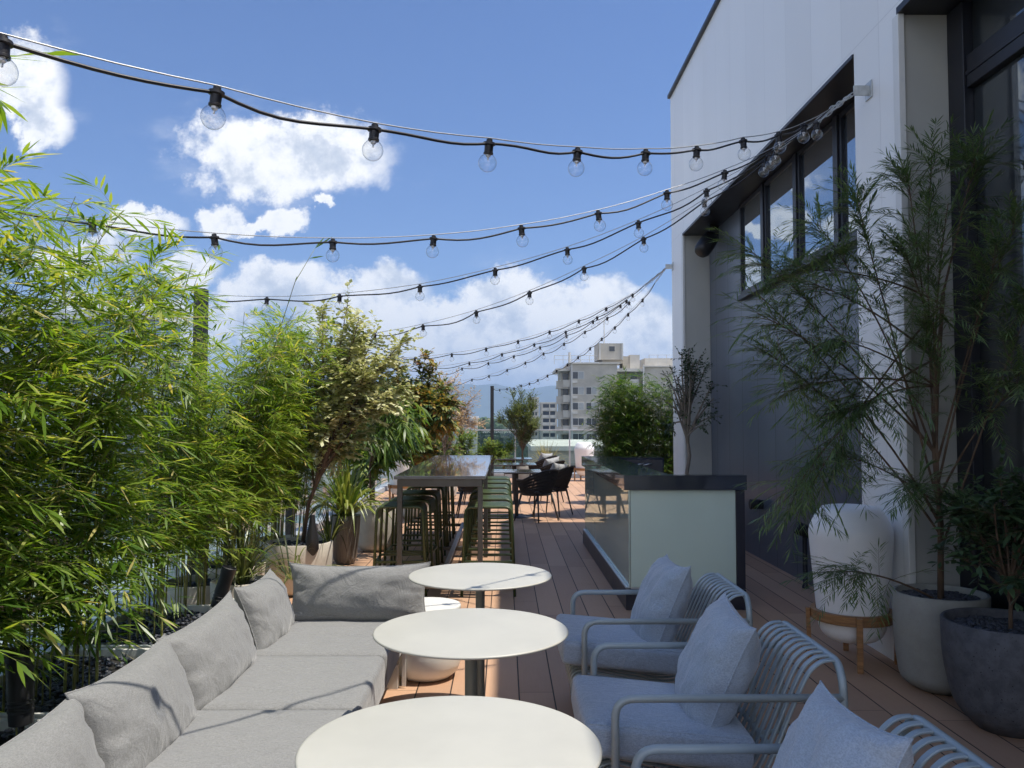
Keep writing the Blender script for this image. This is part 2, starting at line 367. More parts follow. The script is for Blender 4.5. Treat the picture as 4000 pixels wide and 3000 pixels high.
M['ribbed_pot'] = basic('grey_ribbed_ceramic', (.15, .135, .12), .3, var=.25, vscale=4, stretch=(18, 18, 1.5), bump=.3, bscale=8)
M['pebble'] = basic('dark_pebbles', (.05, .055, .07), .55, var=.6, vscale=25)
M['soil'] = basic('dark_soil', (.02, .018, .015), .9, var=.4, vscale=30, bump=.6)
M['coping'] = basic('pale_painted_metal', (.36, .39, .42), .5, var=.15, vscale=2)
M['white_edge'] = basic('white_painted_edge', (.62, .61, .57), .5, var=.08)
M['bark'] = basic('brown_bark', (.13, .085, .055), .85, var=.35, vscale=30, stretch=(1, 1, .2), bump=.6, bscale=60)
M['bark_grey'] = basic('pale_grey_bark', (.24, .20, .16), .85, var=.3, vscale=30, stretch=(1, 1, .2), bump=.6, bscale=60)
M['culm'] = basic('bamboo_culm', (.20, .20, .055), .45, var=.65, vscale=4)
M['twig'] = basic('tan_twig', (.22, .20, .08), .6, var=.4, vscale=12)
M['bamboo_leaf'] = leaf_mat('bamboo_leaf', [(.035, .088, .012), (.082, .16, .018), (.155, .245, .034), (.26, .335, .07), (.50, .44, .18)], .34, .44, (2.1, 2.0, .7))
M['deep_bamboo'] = leaf_mat('deep_bamboo_leaf', [(.028, .068, .010), (.07, .14, .018), (.13, .21, .03), (.24, .29, .06)], .4, .35)
M['needle'] = leaf_mat('needle_leaf', [(.05, .095, .04), (.115, .18, .07), (.21, .27, .11)], .45, .28)
M['dark_leaf'] = leaf_mat('dark_broad_leaf', [(.028, .055, .026), (.055, .095, .04), (.09, .14, .06)], .45, .2)
M['pale_leaf'] = leaf_mat('variegated_leaf', [(.10, .16, .03), (.34, .38, .13), (.56, .56, .30), (.70, .68, .46)], .5, .3, (1.2, 1.2, .8))
M['rust_leaf'] = leaf_mat('rusty_green_leaf', [(.04, .09, .03), (.10, .16, .04), (.28, .27, .06), (.42, .26, .05), (.26, .10, .03)], .45, .3, (1.4, 1.3, .8))
M['pink_leaf'] = leaf_mat('dry_pink_leaf', [(.40, .33, .14), (.50, .36, .24), (.58, .48, .36)], .6, .35, (1.1, 1.1, .9))
M['green_leaf'] = leaf_mat('fresh_green_leaf', [(.03, .08, .015), (.07, .14, .025), (.14, .21, .05), (.22, .27, .07)], .42, .35)
M['olive_leaf'] = leaf_mat('olive_green_leaf', [(.03, .05, .02), (.07, .10, .035), (.13, .17, .06), (.20, .22, .09)], .5, .25)
M['yellow_leaf'] = leaf_mat('yellow_green_leaf', [(.08, .13, .02), (.22, .26, .05), (.42, .38, .10), (.55, .50, .22)], .45, .35, (1.2, 1.2, .7))
M['strap'] = leaf_mat('strap_leaf', [(.05, .10, .02), (.12, .18, .03), (.26, .30, .07), (.42, .42, .16)], .35, .3, (1.4, 1.4, .7))
M['dry_grass'] = leaf_mat('tawny_grass', [(.16, .19, .06), (.36, .31, .14), (.50, .43, .24)], .6, .35, (1.1, 1.1, .8))
M['darkgrass'] = leaf_mat('dark_strap_leaf', [(.02, .035, .012), (.06, .08, .025), (.22, .25, .10)], .35, .25)

def wb(mb, name, mat, parent, **kw):
    """mesh given in world metres, hung under a thing whose empty stands at its base"""
    o = mb.build(name, mat, parent, **kw)
    if parent is not None and parent.type == 'EMPTY': o.location = -Vector(parent.location)
    return o

# ================================================================== SETTING
g = MB().box(-9000, 9000, -2000, 12000, -29, -28); M['ground'] = basic('city_ground', (.16, .17, .15), .9, var=.5, vscale=.02)
tag(g.build('ground', M['ground']), kind='structure')
dk = MB().box(-2.62, 7.5, -2.5, 22.62, -.06, 0.0)
tag(dk.build('deck', M['deck']), kind='structure')

# mountains: ridge line far away
def ridge(name, y0, depth, prof, col, seed, zb=-28, x0=-6500, x1=6500):
    n = 220; m_ = 14
    def h(x):
        xs = [p[0] for p in prof]; zs = [p[1] for p in prof]
        return float(np.interp(x, xs, zs))
    def fn(u, v):
        x = x0 + (x1 - x0) * u; hh = h(x)
        p = 1 - abs(v * 2 - 1) ** 1.3 if v < .5 else 1 - (v * 2 - 1) ** 1.6
        nn = mnoise.fractal(Vector((x / 420, v * 3, seed)), 1.0, 2.0, 6)
        return (x, y0 + depth * v, zb + (hh - zb) * max(0, p) + nn * 34 * (p ** .5 if p > 0 else 0))
    mb = MB().grid(fn, n, m_)
    tag(mb.build(name, col, smooth=True), kind='structure')
M['forest'] = basic('forested_slope', (.045, .07, .04), .95, var=.45, vscale=.006, bump=0)
ridge('hills', 4600, 1800, [(-6500, 250), (-3500, 300), (-1500, 310), (-700, 280), (-330, 262), (-60, 250), (90, 205), (200, 215), (330, 250), (480, 272), (620, 265), (800, 300), (1600, 330), (3000, 260), (6500, 220)], M['forest'], 3.0)

# near wooded rise (reads as one mass)
wd = MB()
rnd = random.Random(5)
for i in range(230):
    x = rnd.uniform(-75, 20); y = 430 + rnd.uniform(-25, 45); r = rnd.uniform(3.5, 7)
    hz = 2.8 - abs(x + 8) * .10 - (438 - y) * .02 * 0
    for q in range(5):
        wd.sphere((x + rnd.uniform(-3, 3), y + rnd.uniform(-3, 3), hz - r * .7 + rnd.uniform(-2.5, 2)), r * rnd.uniform(.3, .6), 7, 5)
wd.box(-80, 25, 425, 480, -28, -6)
for i, (x, y, z) in enumerate(wd.v):
    q = mnoise.noise(Vector((x * .5, y * .5, z * .5))) * 1.1; wd.v[i] = (x + q, y, z + q)
M['wood'] = basic('woodland_foliage', (.055, .095, .04), .9, var=.5, vscale=.35)
tag(wd.build('woodland', M['wood']), kind='stuff', label='dark green wooded rise in front of the blue mountains', cat='woodland')

# building under the terrace
ter = thing('roof_terrace', 'pale edged roof slab carrying the timber coloured deck', 'roof terrace', (2.4, 10, -28))
M['slab'] = basic('pale_concrete_slab', (.34, .34, .33), .8, var=.1)
wb(MB().box(-3.3, 8, -3, 23.1, -28, -.062), 'wall', M['slab'], ter)
wb(MB().box(-3.34, -2.64, -3, 23.1, -.06, .10), 'coping', M['coping'], ter, bevel=.01)
wb(MB().box(-2.62, 7.8, 22.64, 23.2, -.06, .12), 'coping', M['coping'], ter, bevel=.01)

# ================================================================== PENTHOUSE BUILDING (right)
XF, XR = 2.52, 2.89
YE, YR1, YR0, YF = 12.35, 11.57, 5.84, 5.18
ZR, ZT = 6.45, 4.2
bld = thing('penthouse_building', 'white panelled rooftop building with dark recessed window bay beside the deck', 'building', (5.2, 6, 0))
mb = MB()
mb.box(XF, 7.4, -2.6, YE, ZT, ZR)                 # upper band
mb.box(XF, XR + .2, YR1, YE, 0, ZT)               # far pillar
mb.box(XF, XR + .2, YF, YR0, 0, ZT)               # near pillar
mb.box(XR + .2, 7.4, YR1, YE, 0, ZT)
wb(mb, 'white_wall', M['white_wall'], bld)
wb(MB().box(XR + .004, XR + .2, YR0, YR1, 0, ZT), 'recessed_wall', M['dark_wall'], bld)
wb(MB().box(XF + .004, XR, YR1 - .006, YR1 - .001, 0, ZT - .02), 'reveal_panel', M['reveal'], bld)
wb(MB().box(XF + .004, XR, YF - .006, YF - .001, 0, ZT - .03), 'reveal_panel', M['reveal'], bld)
# pillar corner strips
M['strip'] = basic('white_corner_strip', (.72, .72, .70), .4, var=.03)
wb(MB().box(XF - .012, XF + .03, YF - .03, YF + .05, 0, ZT - .05), 'corner_strip', M['strip'], bld, bevel=.004)
wb(MB().box(XF - .010, XF + .02, YR1 - .02, YR1 + .09, 0, ZT - .02), 'corner_strip', M['strip'], bld, bevel=.004)
# soffits with proud drip edge
wb(MB().box(XF - .012, XR, YR0 + .002, YR1 - .008, ZT - .035, ZT - .004), 'soffit', M['dark_trim'], bld, bevel=.003)
wb(MB().box(XF - .012, XR + .1, -2.4, YF - .008, ZT - .05, ZT - .004), 'soffit', M['dark_trim'], bld, bevel=.003)
wb(MB().box(XF - .04, 7.45, -2.65, YE + .04, ZR, ZR + .06), 'roof_trim', M['dark_trim'], bld, bevel=.01)
# clerestory windows of the recess
def window(y0, y1, z0, z1):
    f = MB(); x0, x1 = XR - .045, XR + .003; t = .045
    f.box(x0, x1, y0, y0 + t, z0, z1).box(x0, x1, y1 - t, y1, z0, z1).box(x0 + .001, x1, y0 + t, y1 - t, z0, z0 + t).box(x0 + .001, x1, y0 + t, y1 - t, z1 - t, z1)
    fo = wb(f, 'window', M['dark_trim'], bld, bevel=.003)
    MB().box(XR - .018, XR - .012, y0 + t, y1 - t, z0 + t, z1 - t).build('pane', M['window_glass'], fo)
for (a, b) in ((9.05, 9.90), (8.02, 8.95), (7.02, 7.92), (6.02, 6.92)): window(a, b, 3.06, ZT - .04)
for y in (9.0, 7.97, 6.97): wb(MB().box(XR - .062, XR + .003, y - .046, y + .046, 3.06, ZT - .04), 'mullion', M['dark_trim'], bld, bevel=.004)
wb(MB().box(XR - .08, XR + .003, 5.85, 9.92, 3.0, 3.055), 'window_sill', M['dark_trim'], bld, bevel=.004)
# near glazed facade
for (y0, y1) in ((4.99, 5.17), (3.25, 3.38), (1.6, 1.73), (-.1, .03)): wb(MB().box(XR - .06, XR + .05, y0, y1, 0, ZT - .051), 'mullion', M['dark_trim'], bld, bevel=.006)
wb(MB().box(XR - .045, XR + .05, -2.4, 4.985, 3.60, 3.80), 'transom', M['dark_trim'], bld, bevel=.006)
wb(MB().box(XR - .052, XR + .049, -2.4, 4.985, 3.675, 3.70), 'transom', M['dark_trim'], bld, bevel=.003)
wb(MB().box(XR - .03, XR + .05, -2.4, 4.985, 0, .12), 'transom', M['dark_trim'], bld, bevel=.006)
for (y0, y1) in ((3.39, 4.985), (1.74, 3.24), (.04, 1.59), (-2.4, -.11)):
    for (z0, z1) in ((.125, 3.595), (3.805, ZT - .055)):
        wb(MB().box(XR, XR + .012, y0, y1, z0, z1), 'pane', M['facade_glass'], bld)
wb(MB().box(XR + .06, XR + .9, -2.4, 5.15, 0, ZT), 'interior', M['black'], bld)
# hook plates
def hook(p, s):
    b = MB(); x, y, z = p
    b.box(x - .11, XF, y - .005, y + .005, z - .035, z + .035); b.box(XF - .008, XF - .001, y - .05, y + .05, z - .06, z + .06)
    o = wb(b, 'hook_plate', M['galv'], bld, bevel=.002)
HOOK1 = Vector((2.41, 5.60, 3.81)); HOOK2 = Vector((2.42, 12.30, 3.84))
hook((XF, 5.60, 3.83), 1); hook((XF, 12.28, 3.86), 1)

# speaker under the soffit
sp = thing('loudspeaker', 'small black loudspeaker tilted under the dark soffit of the recess', 'speaker', (2.76, 10.95, 4.0))
bx = MB().grid(lambda u, v: (0, 0, 0), 1, 1); bx = MB()
prof = [(.02, -.17), (.085, -.165), (.11, -.12), (.115, .0), (.11, .12), (.085, .165), (.02, .17)]
bx.lathe(prof, 20)
bx.xf(Matrix.Translation((-.06, 0, -.09)) @ Matrix.Rotation(.5, 4, 'Z') @ Matrix.Rotation(.7, 4, 'Y'))
bx.build('cabinet', M['black'], sp, smooth=True)
MB().box(-.02, .1, -.03, .03, -.05, .165).build('bracket', M['black'], sp, bevel=.004)

# wall mounted outlets low on the dark wall
t = thing('wall_spotlight', 'round black outdoor spotlight low on the dark wall beside the counter', 'spotlight', (2.86, 9.3, .62))
MB().lathe([(.055, 0), (.055, .09), (.06, .1), (.05, .11)], 20).xf(Matrix.Rotation(-PI / 2, 4, 'Y')).build('housing', M['black_matt'], t, smooth=True, auto=40)
MB().box(-.02, .03, -.05, .05, -.05, .05).build('bracket', M['black'], t, bevel=.004)
t = thing('post_spotlight', 'black spotlight on a short post at the dark wall behind the egg lamp', 'spotlight', (2.80, 7.75, 0))
MB().lathe([(.03, 0), (.03, .02), (.022, .03), (.022, .5)], 16).build('post', M['black_matt'], t, smooth=True, auto=40)
MB().lathe([(.045, -.1), (.06, -.09), (.06, .06), (.05, .07)], 20).xf(Matrix.Translation((-.02, 0, .54)) @ Matrix.Rotation(-1.2, 4, 'Y')).build('housing', M['black_matt'], t, smooth=True, auto=40)

# ================================================================== BALUSTRADES
M['rail_glass'] = glass_mat('balustrade_glass', (.86, .93, .91), .01)
def balustrade(axis, fixed, a0, a1, step, z0, z1, label):
    t = thing('glass_balustrade', label, 'balustrade', (fixed, a0, 0) if axis == 'y' else (a0, fixed, 0))
    def bx(u0, u1, d0, d1, za, zb):
        return MB().box(fixed + d0, fixed + d1, u0, u1, za, zb) if axis == 'y' else MB().box(u0, u1, fixed + d0, fixed + d1, za, zb)
    wb(bx(a0, a1, -.022, .022, z1, z1 + .035), 'top_rail', M['alu'], t, bevel=.006)
    n = max(1, round((a1 - a0) / step)); s = (a1 - a0) / n
    for i in range(n + 1):
        u = a0 + i * s; wb(bx(u - .018, u + .018, -.03, .03, z0, z1 - .002), 'post', M['alu'], t, bevel=.004)
        if i < n: wb(bx(u + .03, u + s - .03, -.006, .006, z0 + .05, z1 - .004), 'pane', M['rail_glass'], t)
    return t
balustrade('y', -2.72, -1.0, 22.7, 1.55, .10, 1.28, 'long glass balustrade along the left edge behind the bamboo')
balustrade('x', 22.85, -2.7, 6.3, 1.5, .12, 1.29, 'glass balustrade across the far end of the deck')

# ================================================================== LIGHT POSTS + STRINGS
posts = [(-2.55, .8, 2.66), (-2.55, 3.9, 2.66), (-2.55, 6.95, 2.66), (-2.55, 9.95, 2.62), (-2.55, 13.0, 2.6), (-2.55, 16.1, 2.55), (-2.55, 19.15, 2.52), (-2.55, 22.4, 2.52), (-.33, 22.4, 2.50)]
plab = ['black square post nearest the camera at the bamboo', 'black square post rising among the nearest bamboo clumps', 'black square post whose top shows above the bamboo beside white cloud', 'black square post at the far end of the bamboo', 'black square post behind the variegated shrub', 'black square post behind the rusty leaved shrub', 'black square post behind the dry pinkish shrub', 'black square post in the far left corner of the deck', 'black square post in the middle of the far balustrade']
for (x, y, h), l in zip(posts, plab):
    t = thing('light_post', l, 'post', (x, y, 0), group='black posts carrying the string lights')
    MB().box(-.047, .047, -.047, .047, 0, h).build('shaft', M['black_matt'], t, bevel=.003)
    MB().box(-.08, .08, -.08, .08, 0, .012).build('base_plate', M['black_matt'], t, bevel=.003)
    MB().tube([(.045, 0, h - .08), (.075, 0, h - .08)], .008, 8).build('eye_bolt', M['galv'], t, smooth=True)
M['bulb'] = glass_mat('clear_bulb_glass', (.985, .99, .995), .035, edge=.6)
M['filament'] = basic('bulb_stem', (.55, .55, .55), .3, .5)
M['cable'] = basic('black_rubber_cable', (.012, .011, .014), .45, var=.1)
M['wire'] = basic('steel_wire_rope', (.42, .42, .42), .4, .7, var=.3, vscale=300)
def lathe_mesh(name, prof, n, mat, smooth=True):
    mb = MB().lathe(prof, n); me = bpy.data.meshes.new(name); me.from_pydata(mb.v, [], mb.f); me.polygons.foreach_set('use_smooth', [True] * len(me.polygons)); me.materials.append(mat)
    try: me.set_sharp_from_angle(angle=math.radians(40))
    except Exception: pass
    return me
holder_me = lathe_mesh('lamp_holder', [(.006, .024), (.013, .022), (.014, .010), (.026, .008), (.027, -.002), (.019, -.005), (.0185, -.032), (.021, -.034), (.021, -.041), (.012, -.042)][::-1], 14, M['cable'])
holder_me2 = holder_me
R = .040
bulb_me = lathe_mesh('bulb', [(max(1e-5, R * math.sin(a)), -.078 - R * math.cos(a)) for a in np.linspace(0, PI * .86, 16)], 22, M['bulb'])
fil_me = lathe_mesh('bulb_stem', [(.0115, -.041), (.011, -.050), (.004, -.056), (.003, -.066), (.0001, -.068)][::-1], 8, M['filament'])
STR = [
((-2.55, 0.8, 2.62), [(-1.66, 1.66, 2.5), (-1.26, 2.05, 2.5), (-0.86, 2.44, 2.53), (-0.45, 2.83, 2.56), (-0.06, 3.21, 2.64), (0.32, 3.58, 2.73), (0.68, 3.93, 2.84), (1.0, 4.24, 2.96), (1.34, 4.57, 3.12), (1.64, 4.87, 3.26), (1.88, 5.1, 3.40)]),
((-2.55, 3.9, 2.62), [(-2.05, 4.1, 2.53), (-1.5, 4.26, 2.5), (-0.93, 4.46, 2.52), (-0.4, 4.64, 2.58), (0.1, 4.81, 2.68), (0.57, 4.97, 2.81), (1.02, 5.13, 2.98), (1.42, 5.26, 3.15), (1.8, 5.4, 3.35), (2.11, 5.5, 3.56)]),
((-2.55, 6.95, 2.62), [(-1.95, 6.78, 2.55), (-1.32, 6.61, 2.55), (-0.66, 6.44, 2.6), (-0.07, 6.27, 2.7), (0.47, 6.13, 2.83), (0.98, 5.99, 3.0), (1.45, 5.86, 3.20), (1.87, 5.74, 3.42)]),
((-2.55, 9.95, 2.62), [(-1.98, 9.45, 2.5), (-1.4, 8.93, 2.48), (-0.83, 8.43, 2.52), (-0.27, 7.95, 2.6), (0.23, 7.51, 2.72), (0.69, 7.1, 2.87), (1.14, 6.71, 3.04), (1.55, 6.34, 3.25), (1.92, 6.02, 3.46)]),
((-2.55, 13.0, 2.6), [(-1.97, 12.92, 2.51), (-1.39, 12.84, 2.52), (-0.81, 12.76, 2.58), (-0.28, 12.68, 2.66), (0.21, 12.61, 2.77), (0.69, 12.55, 2.91), (1.13, 12.48, 3.07), (1.54, 12.43, 3.25), (1.93, 12.37, 3.45)]),
((-2.55, 16.1, 2.5), [(-1.87, 15.6, 2.5), (-1.25, 15.11, 2.52), (-0.62, 14.63, 2.58), (-0.04, 14.19, 2.7), (0.5, 13.77, 2.83), (1.0, 13.4, 3.0), (1.47, 13.04, 3.19), (1.89, 12.72, 3.41)]),
((-2.55, 19.15, 2.47), [(-1.95, 18.4, 2.50), (-1.45, 17.63, 2.54), (-0.86, 16.83, 2.62), (-0.31, 16.08, 2.68), (0.18, 15.41, 2.76), (0.64, 14.77, 2.87), (1.07, 14.18, 3.02), (1.47, 13.64, 3.2), (1.85, 13.11, 3.39)]),
((-2.55, 22.4, 2.47), [(-1.95, 21.2, 2.42), (-1.41, 20.09, 2.43), (-0.73, 18.71, 2.49), (-0.33, 17.9, 2.53), (0.06, 17.12, 2.61), (0.42, 16.4, 2.71), (0.75, 15.73, 2.84), (1.09, 15.03, 2.96), (1.41, 14.39, 3.11), (1.72, 13.75, 3.27), (2.0, 13.18, 3.45)]),
((-0.33, 22.4, 2.46), [(-0.12, 21.64, 2.37), (0.07, 20.95, 2.37), (0.24, 20.33, 2.36), (0.4, 19.72, 2.4), (0.58, 19.08, 2.42), (0.75, 18.45, 2.47), (0.93, 17.81, 2.53), (1.09, 17.22, 2.6), (1.27, 16.58, 2.69), (1.43, 15.98, 2.79), (1.6, 15.38, 2.91), (1.75, 14.8, 3.03), (1.91, 14.22, 3.17), (2.06, 13.69, 3.33), (2.21, 13.14, 3.49)])]
slab = ['string of clear bulbs crossing the sky nearest the camera', 'string of clear bulbs second from the top of the sky', 'string of clear bulbs from the near wall hook to the post above the bamboo', 'lowest string of clear bulbs from the near wall hook', 'topmost string of clear bulbs from the far wall hook', 'string of clear bulbs from the far wall hook second from its top', 'string of clear bulbs from the far wall hook in the middle of its fan', 'string of clear bulbs from the far wall hook to the far left corner post', 'lowest string of clear bulbs from the far wall hook to the far end post']
rs = random.Random(11)
for si, ((pe, bl), lab) in enumerate(zip(STR, slab)):
    hk = HOOK1 if si < 4 else HOOK2
    t = thing('string_light', lab, 'string lights', pe, group='strings of bulbs over the deck')
    org = Vector(pe)
    wire_end = hk + (Vector(bl[-1]) - hk).normalized() * .42
    wire = [Vector(pe)] + [Vector(b) + Vector((0, 0, .022)) for b in bl] + [wire_end]
    ww = []
    for a, b in zip(wire, wire[1:]):
        n_ = 4
        for j in range(n_): ww.append(a.lerp(b, j / n_) + Vector((0, 0, -.006 * math.sin(PI * j / n_))))
    ww.append(wire[-1])
    o = MB().tube([p - org for p in ww], .0026 if si < 4 else .003, 5).build('support_wire', M['wire'], t, smooth=True)
    cab = []; pts = [Vector(pe) + Vector((0, 0, -.02))] + [Vector(b) for b in bl] + ([wire_end] if si % 4 == 0 else [])
    for i, (a, b) in enumerate(zip(pts, pts[1:])):
        sag = rs.uniform(.012, .035) * ((b - a).length / .55); s2 = rs.uniform(-.008, .008); s3 = rs.uniform(-.012, .012)
        for j in range(8):
            u = j / 8; cab.append(a.lerp(b, u) + Vector((s3 * math.sin(PI * u), 0, -sag * math.sin(PI * u) + s2 * math.sin(2 * PI * u))))
    cab.append(pts[-1])
    MB().tube([p - org for p in cab], .0056 if si < 4 else .0062, 6).build('cable', M['cable'], t, smooth=True)
    # chain and turnbuckle to the hook
    ch = MB(); d = (hk - wire_end); n_ = 7
    for j in range(n_):
        c0 = wire_end + d * ((j + .5) / n_); L_ = d.length / n_ * .68; ax = d.normalized(); sd = ax.cross(Vector((0, 0, 1))).normalized(); sd = sd if j % 2 else ax.cross(sd)
        ch.tube([c0 + ax * L_ * math.cos(a) + sd * .011 * math.sin(a) - org for a in np.linspace(0, 2 * PI, 10, endpoint=False)], .0032, 5, closed=True)
    ch.build('chain', M['galv'], t, smooth=True)
    for b in bl:
        h = bpy.data.objects.new('lamp_holder', holder_me); COL.objects.link(h); h.parent = t; h.scale = (.92, .92, .92); h.location = Vector(b) - org + Vector((0, 0, -.004))
        tl = rs.uniform(-.10, .10); h.rotation_euler = (rs.uniform(-.12, .12), tl, rs.uniform(0, 6))
        q = bpy.data.objects.new('bulb', bulb_me); COL.objects.link(q); q.parent = h
        if si < 4:
            q2 = bpy.data.objects.new('bulb_stem', fil_me); COL.objects.link(q2); q2.parent = h

# ================================================================== COUNTER
cn = thing('bar_counter', 'long serving counter with dark top, green glass sides and dark plinth', 'counter', (1.5, 8.7, 0))
cx0, cx1, cy0, cy1 = 1.0, 1.99, 6.86, 10.62
wb(MB().box(cx0, cx1, cy0, cy1, 0, .165), 'plinth', M['counter_edge'], cn, bevel=.004)
wb(MB().box(cx0 + .004, cx0 + .05, cy0 + .05, cy1 - .002, .167, .180), 'plinth_trim', M['alu'], cn, bevel=.003)
wb(MB().box(cx0 + .055, cx0 + .36, cy0 + .13, cy1 - .46, .17, .978), 'carcass', M['counter_edge'], cn)
wb(MB().box(cx0 + .045, cx1 - .001, cy0 + .036, cy0 + .125, .17, .978), 'carcass', M['counter_edge'], cn)
wb(MB().box(cx0 + .055, cx1 - .03, cy1 - .42, cy1 - .02, .17, .978), 'rear_cabinet', M['dark_trim'], cn)
wb(MB().box(cx0 + .03, cx0 + .042, cy0 + .035, cy1 - .01, .182, .978), 'side_glass', M['counter_glass'], cn)
wb(MB().box(cx0 + .045, cx1 - .075, cy0 + .022, cy0 + .034, .182, .978), 'front_glass', M['frosted'], cn)
wb(MB().box(cx1 - .072, cx1, cy0 + .01, cy0 + .0345, .167, .978), 'corner_post', M['counter_edge'], cn, bevel=.003)
wb(MB().box(cx0 + .045, cx1 - .075, cy0 + .0225, cy0 + .034, .167, .181), 'bottom_trim', M['alu'], cn)
m_ = MB().box(cx0 - .012, 1.385, cy0 - .012, cy1, .982, 1.103).box(1.3852, cx1 + .012, cy0 - .012, cy0 + .13, .982, 1.103).box(1.3852, cx1 - .03, cy1 - .44, cy1, .982, 1.103)
wb(m_, 'countertop', M['counter_top'], cn)
M['panel_face'] = basic('brown_grey_door', (.10, .095, .10), .3, .3)
for (xa, xb) in ((1.40, 1.67), (1.675, 1.94)): wb(MB().box(xa, xb, cy1 - .448, cy1 - .425, .30, 1.075), 'cabinet_door', M['panel_face'], cn, bevel=.002)
for xa in (1.60, 1.70): wb(MB().tube([(xa, cy1 - .47, 1.01), (xa + .11, cy1 - .47, 1.035)], .008, 8), 'door_handle', M['alu'], cn, smooth=True)

# ================================================================== ROUND TABLES
def round_table():
    t = thing('round_table', '', 'table')
    r = .375
    MB().lathe([(.02, .733), (r - .012, .733), (r - .004, .7345), (r, .738), (r, .7415), (r - .003, .7445), (r - .008, .745), (.0, .745)], 96).build('tabletop', M['white_top'], t, smooth=True, auto=50)
    MB().lathe([(.024, .018), (.024, .715), (.09, .722), (.09, .7328)], 24).build('column', M['pole'], t, smooth=True, auto=40)
    MB().lathe([(.21, 0), (.215, .003), (.213, .010), (.06, .016), (.03, .02), (.0, .021)], 48).build('base', M['pole'], t, smooth=True, auto=40)
    return t
rt = round_table()
for i, (x, y, l) in enumerate([(-.126, 4.39, 'farthest of the three cream round pedestal tables, by the white stool'), (-.128, 3.24, 'cream round pedestal table between the nearest and the farthest of three'), (-.133, 2.10, 'cream round pedestal table nearest the camera in the foreground')]):
    o = rt if i == 0 else copy_tree(rt); o.location = (x, y, 0); tag(o, l, 'table', 'round cream tables in a row'); o.rotation_euler.z = i * .7

pf = thing('drum_side_table', 'low white round drum table with rounded base behind the round tables', 'side table', (-.475, 5.12, 0))
MB().lathe([(.0, .0), (.10, .0), (.15, .01), (.192, .045), (.208, .09), (.212, .15), (.205, .26), (.199, .38), (.199, .408)], 56).build('body', M['white_ceramic'], pf, smooth=True, auto=50)
MB().lathe([(.0, .41), (.196, .41), (.208, .411), (.210, .414), (.210, .428), (.207, .432), (.0, .432)], 56).build('tabletop', M['white_ceramic'], pf, smooth=True, auto=50)

# ================================================================== CUSHION BUILDERS
def cushion_mb(Lx, Lz, T, seed=0, pinch=.10, wr=.012, n=44, m=30, corner=.05, puffy=.52):
    """pillow lying in the local XZ plane, thickness along Y"""
    mb = MB(); rr = random.Random(seed); off = Vector((rr.uniform(0, 50), rr.uniform(0, 50), rr.uniform(0, 50)))
    def pos(u, v, s):
        x = Lx / 2 * u * (1 - pinch * .55 * (1 - v * v) * abs(u) ** 3); z = Lz / 2 * v * (1 - pinch * .55 * (1 - u * u) * abs(v) ** 3)
        c = (abs(u) * abs(v)) ** 4; x += corner * .3 * c * (1 if u > 0 else -1); z += corner * .3 * c * (1 if v > 0 else -1)
        e = max(0, (1 - abs(u) ** 2.6)) ** puffy * max(0, (1 - abs(v) ** 2.6)) ** puffy
        t = T / 2 * e
        edge = 1 - min(1, min(1 - abs(u), (1 - abs(v))) * 4)
        wx = mnoise.noise(Vector((u * 3.0, v * 2.2, s * 2)) + off) * .9 + mnoise.noise(Vector((u * 9, v * 4, s)) + off) * .35
        fold = math.sin((v * 13 + u * 4 + mnoise.noise(Vector((u * 2, v * 2, 5)) + off) * 5)) * max(0, abs(u) - .55) * 1.3
        t += wr * (wx * .8 + fold * .55) * min(1, e * 3)
        return (x, s * t, z)
    for s in (1, -1):
        o = len(mb.v)
        for j in range(m + 1):
            for i in range(n + 1):
                uu = -1 + 2 * i / n; vv = -1 + 2 * j / m
                uu = math.sin(uu * PI / 2) * .55 + uu * .45; vv = math.sin(vv * PI / 2) * .55 + vv * .45
                mb.v.append(pos(uu, vv, s))
        for j in range(m):
            for i in range(n):
                a = o + j * (n + 1) + i; f = (a, a + 1, a + n + 2, a + n + 1)
                mb.f.append(f if s < 0 else f[::-1])
    # piping round the seam
    ring = []
    def q(u, v): x, y, z = pos(u, v, 1); return (x * 1.002, 0, z * 1.002)
    K = 22
    ring += [q(-1 + 2 * i / K, -1) for i in range(K)] + [q(1, -1 + 2 * i / K) for i in range(K)] + [q(1 - 2 * i / K, 1) for i in range(K)] + [q(-1, 1 - 2 * i / K) for i in range(K)]
    mb.tube(ring, .0035, 6, closed=True, up=(0, 1, 0))
    return mb
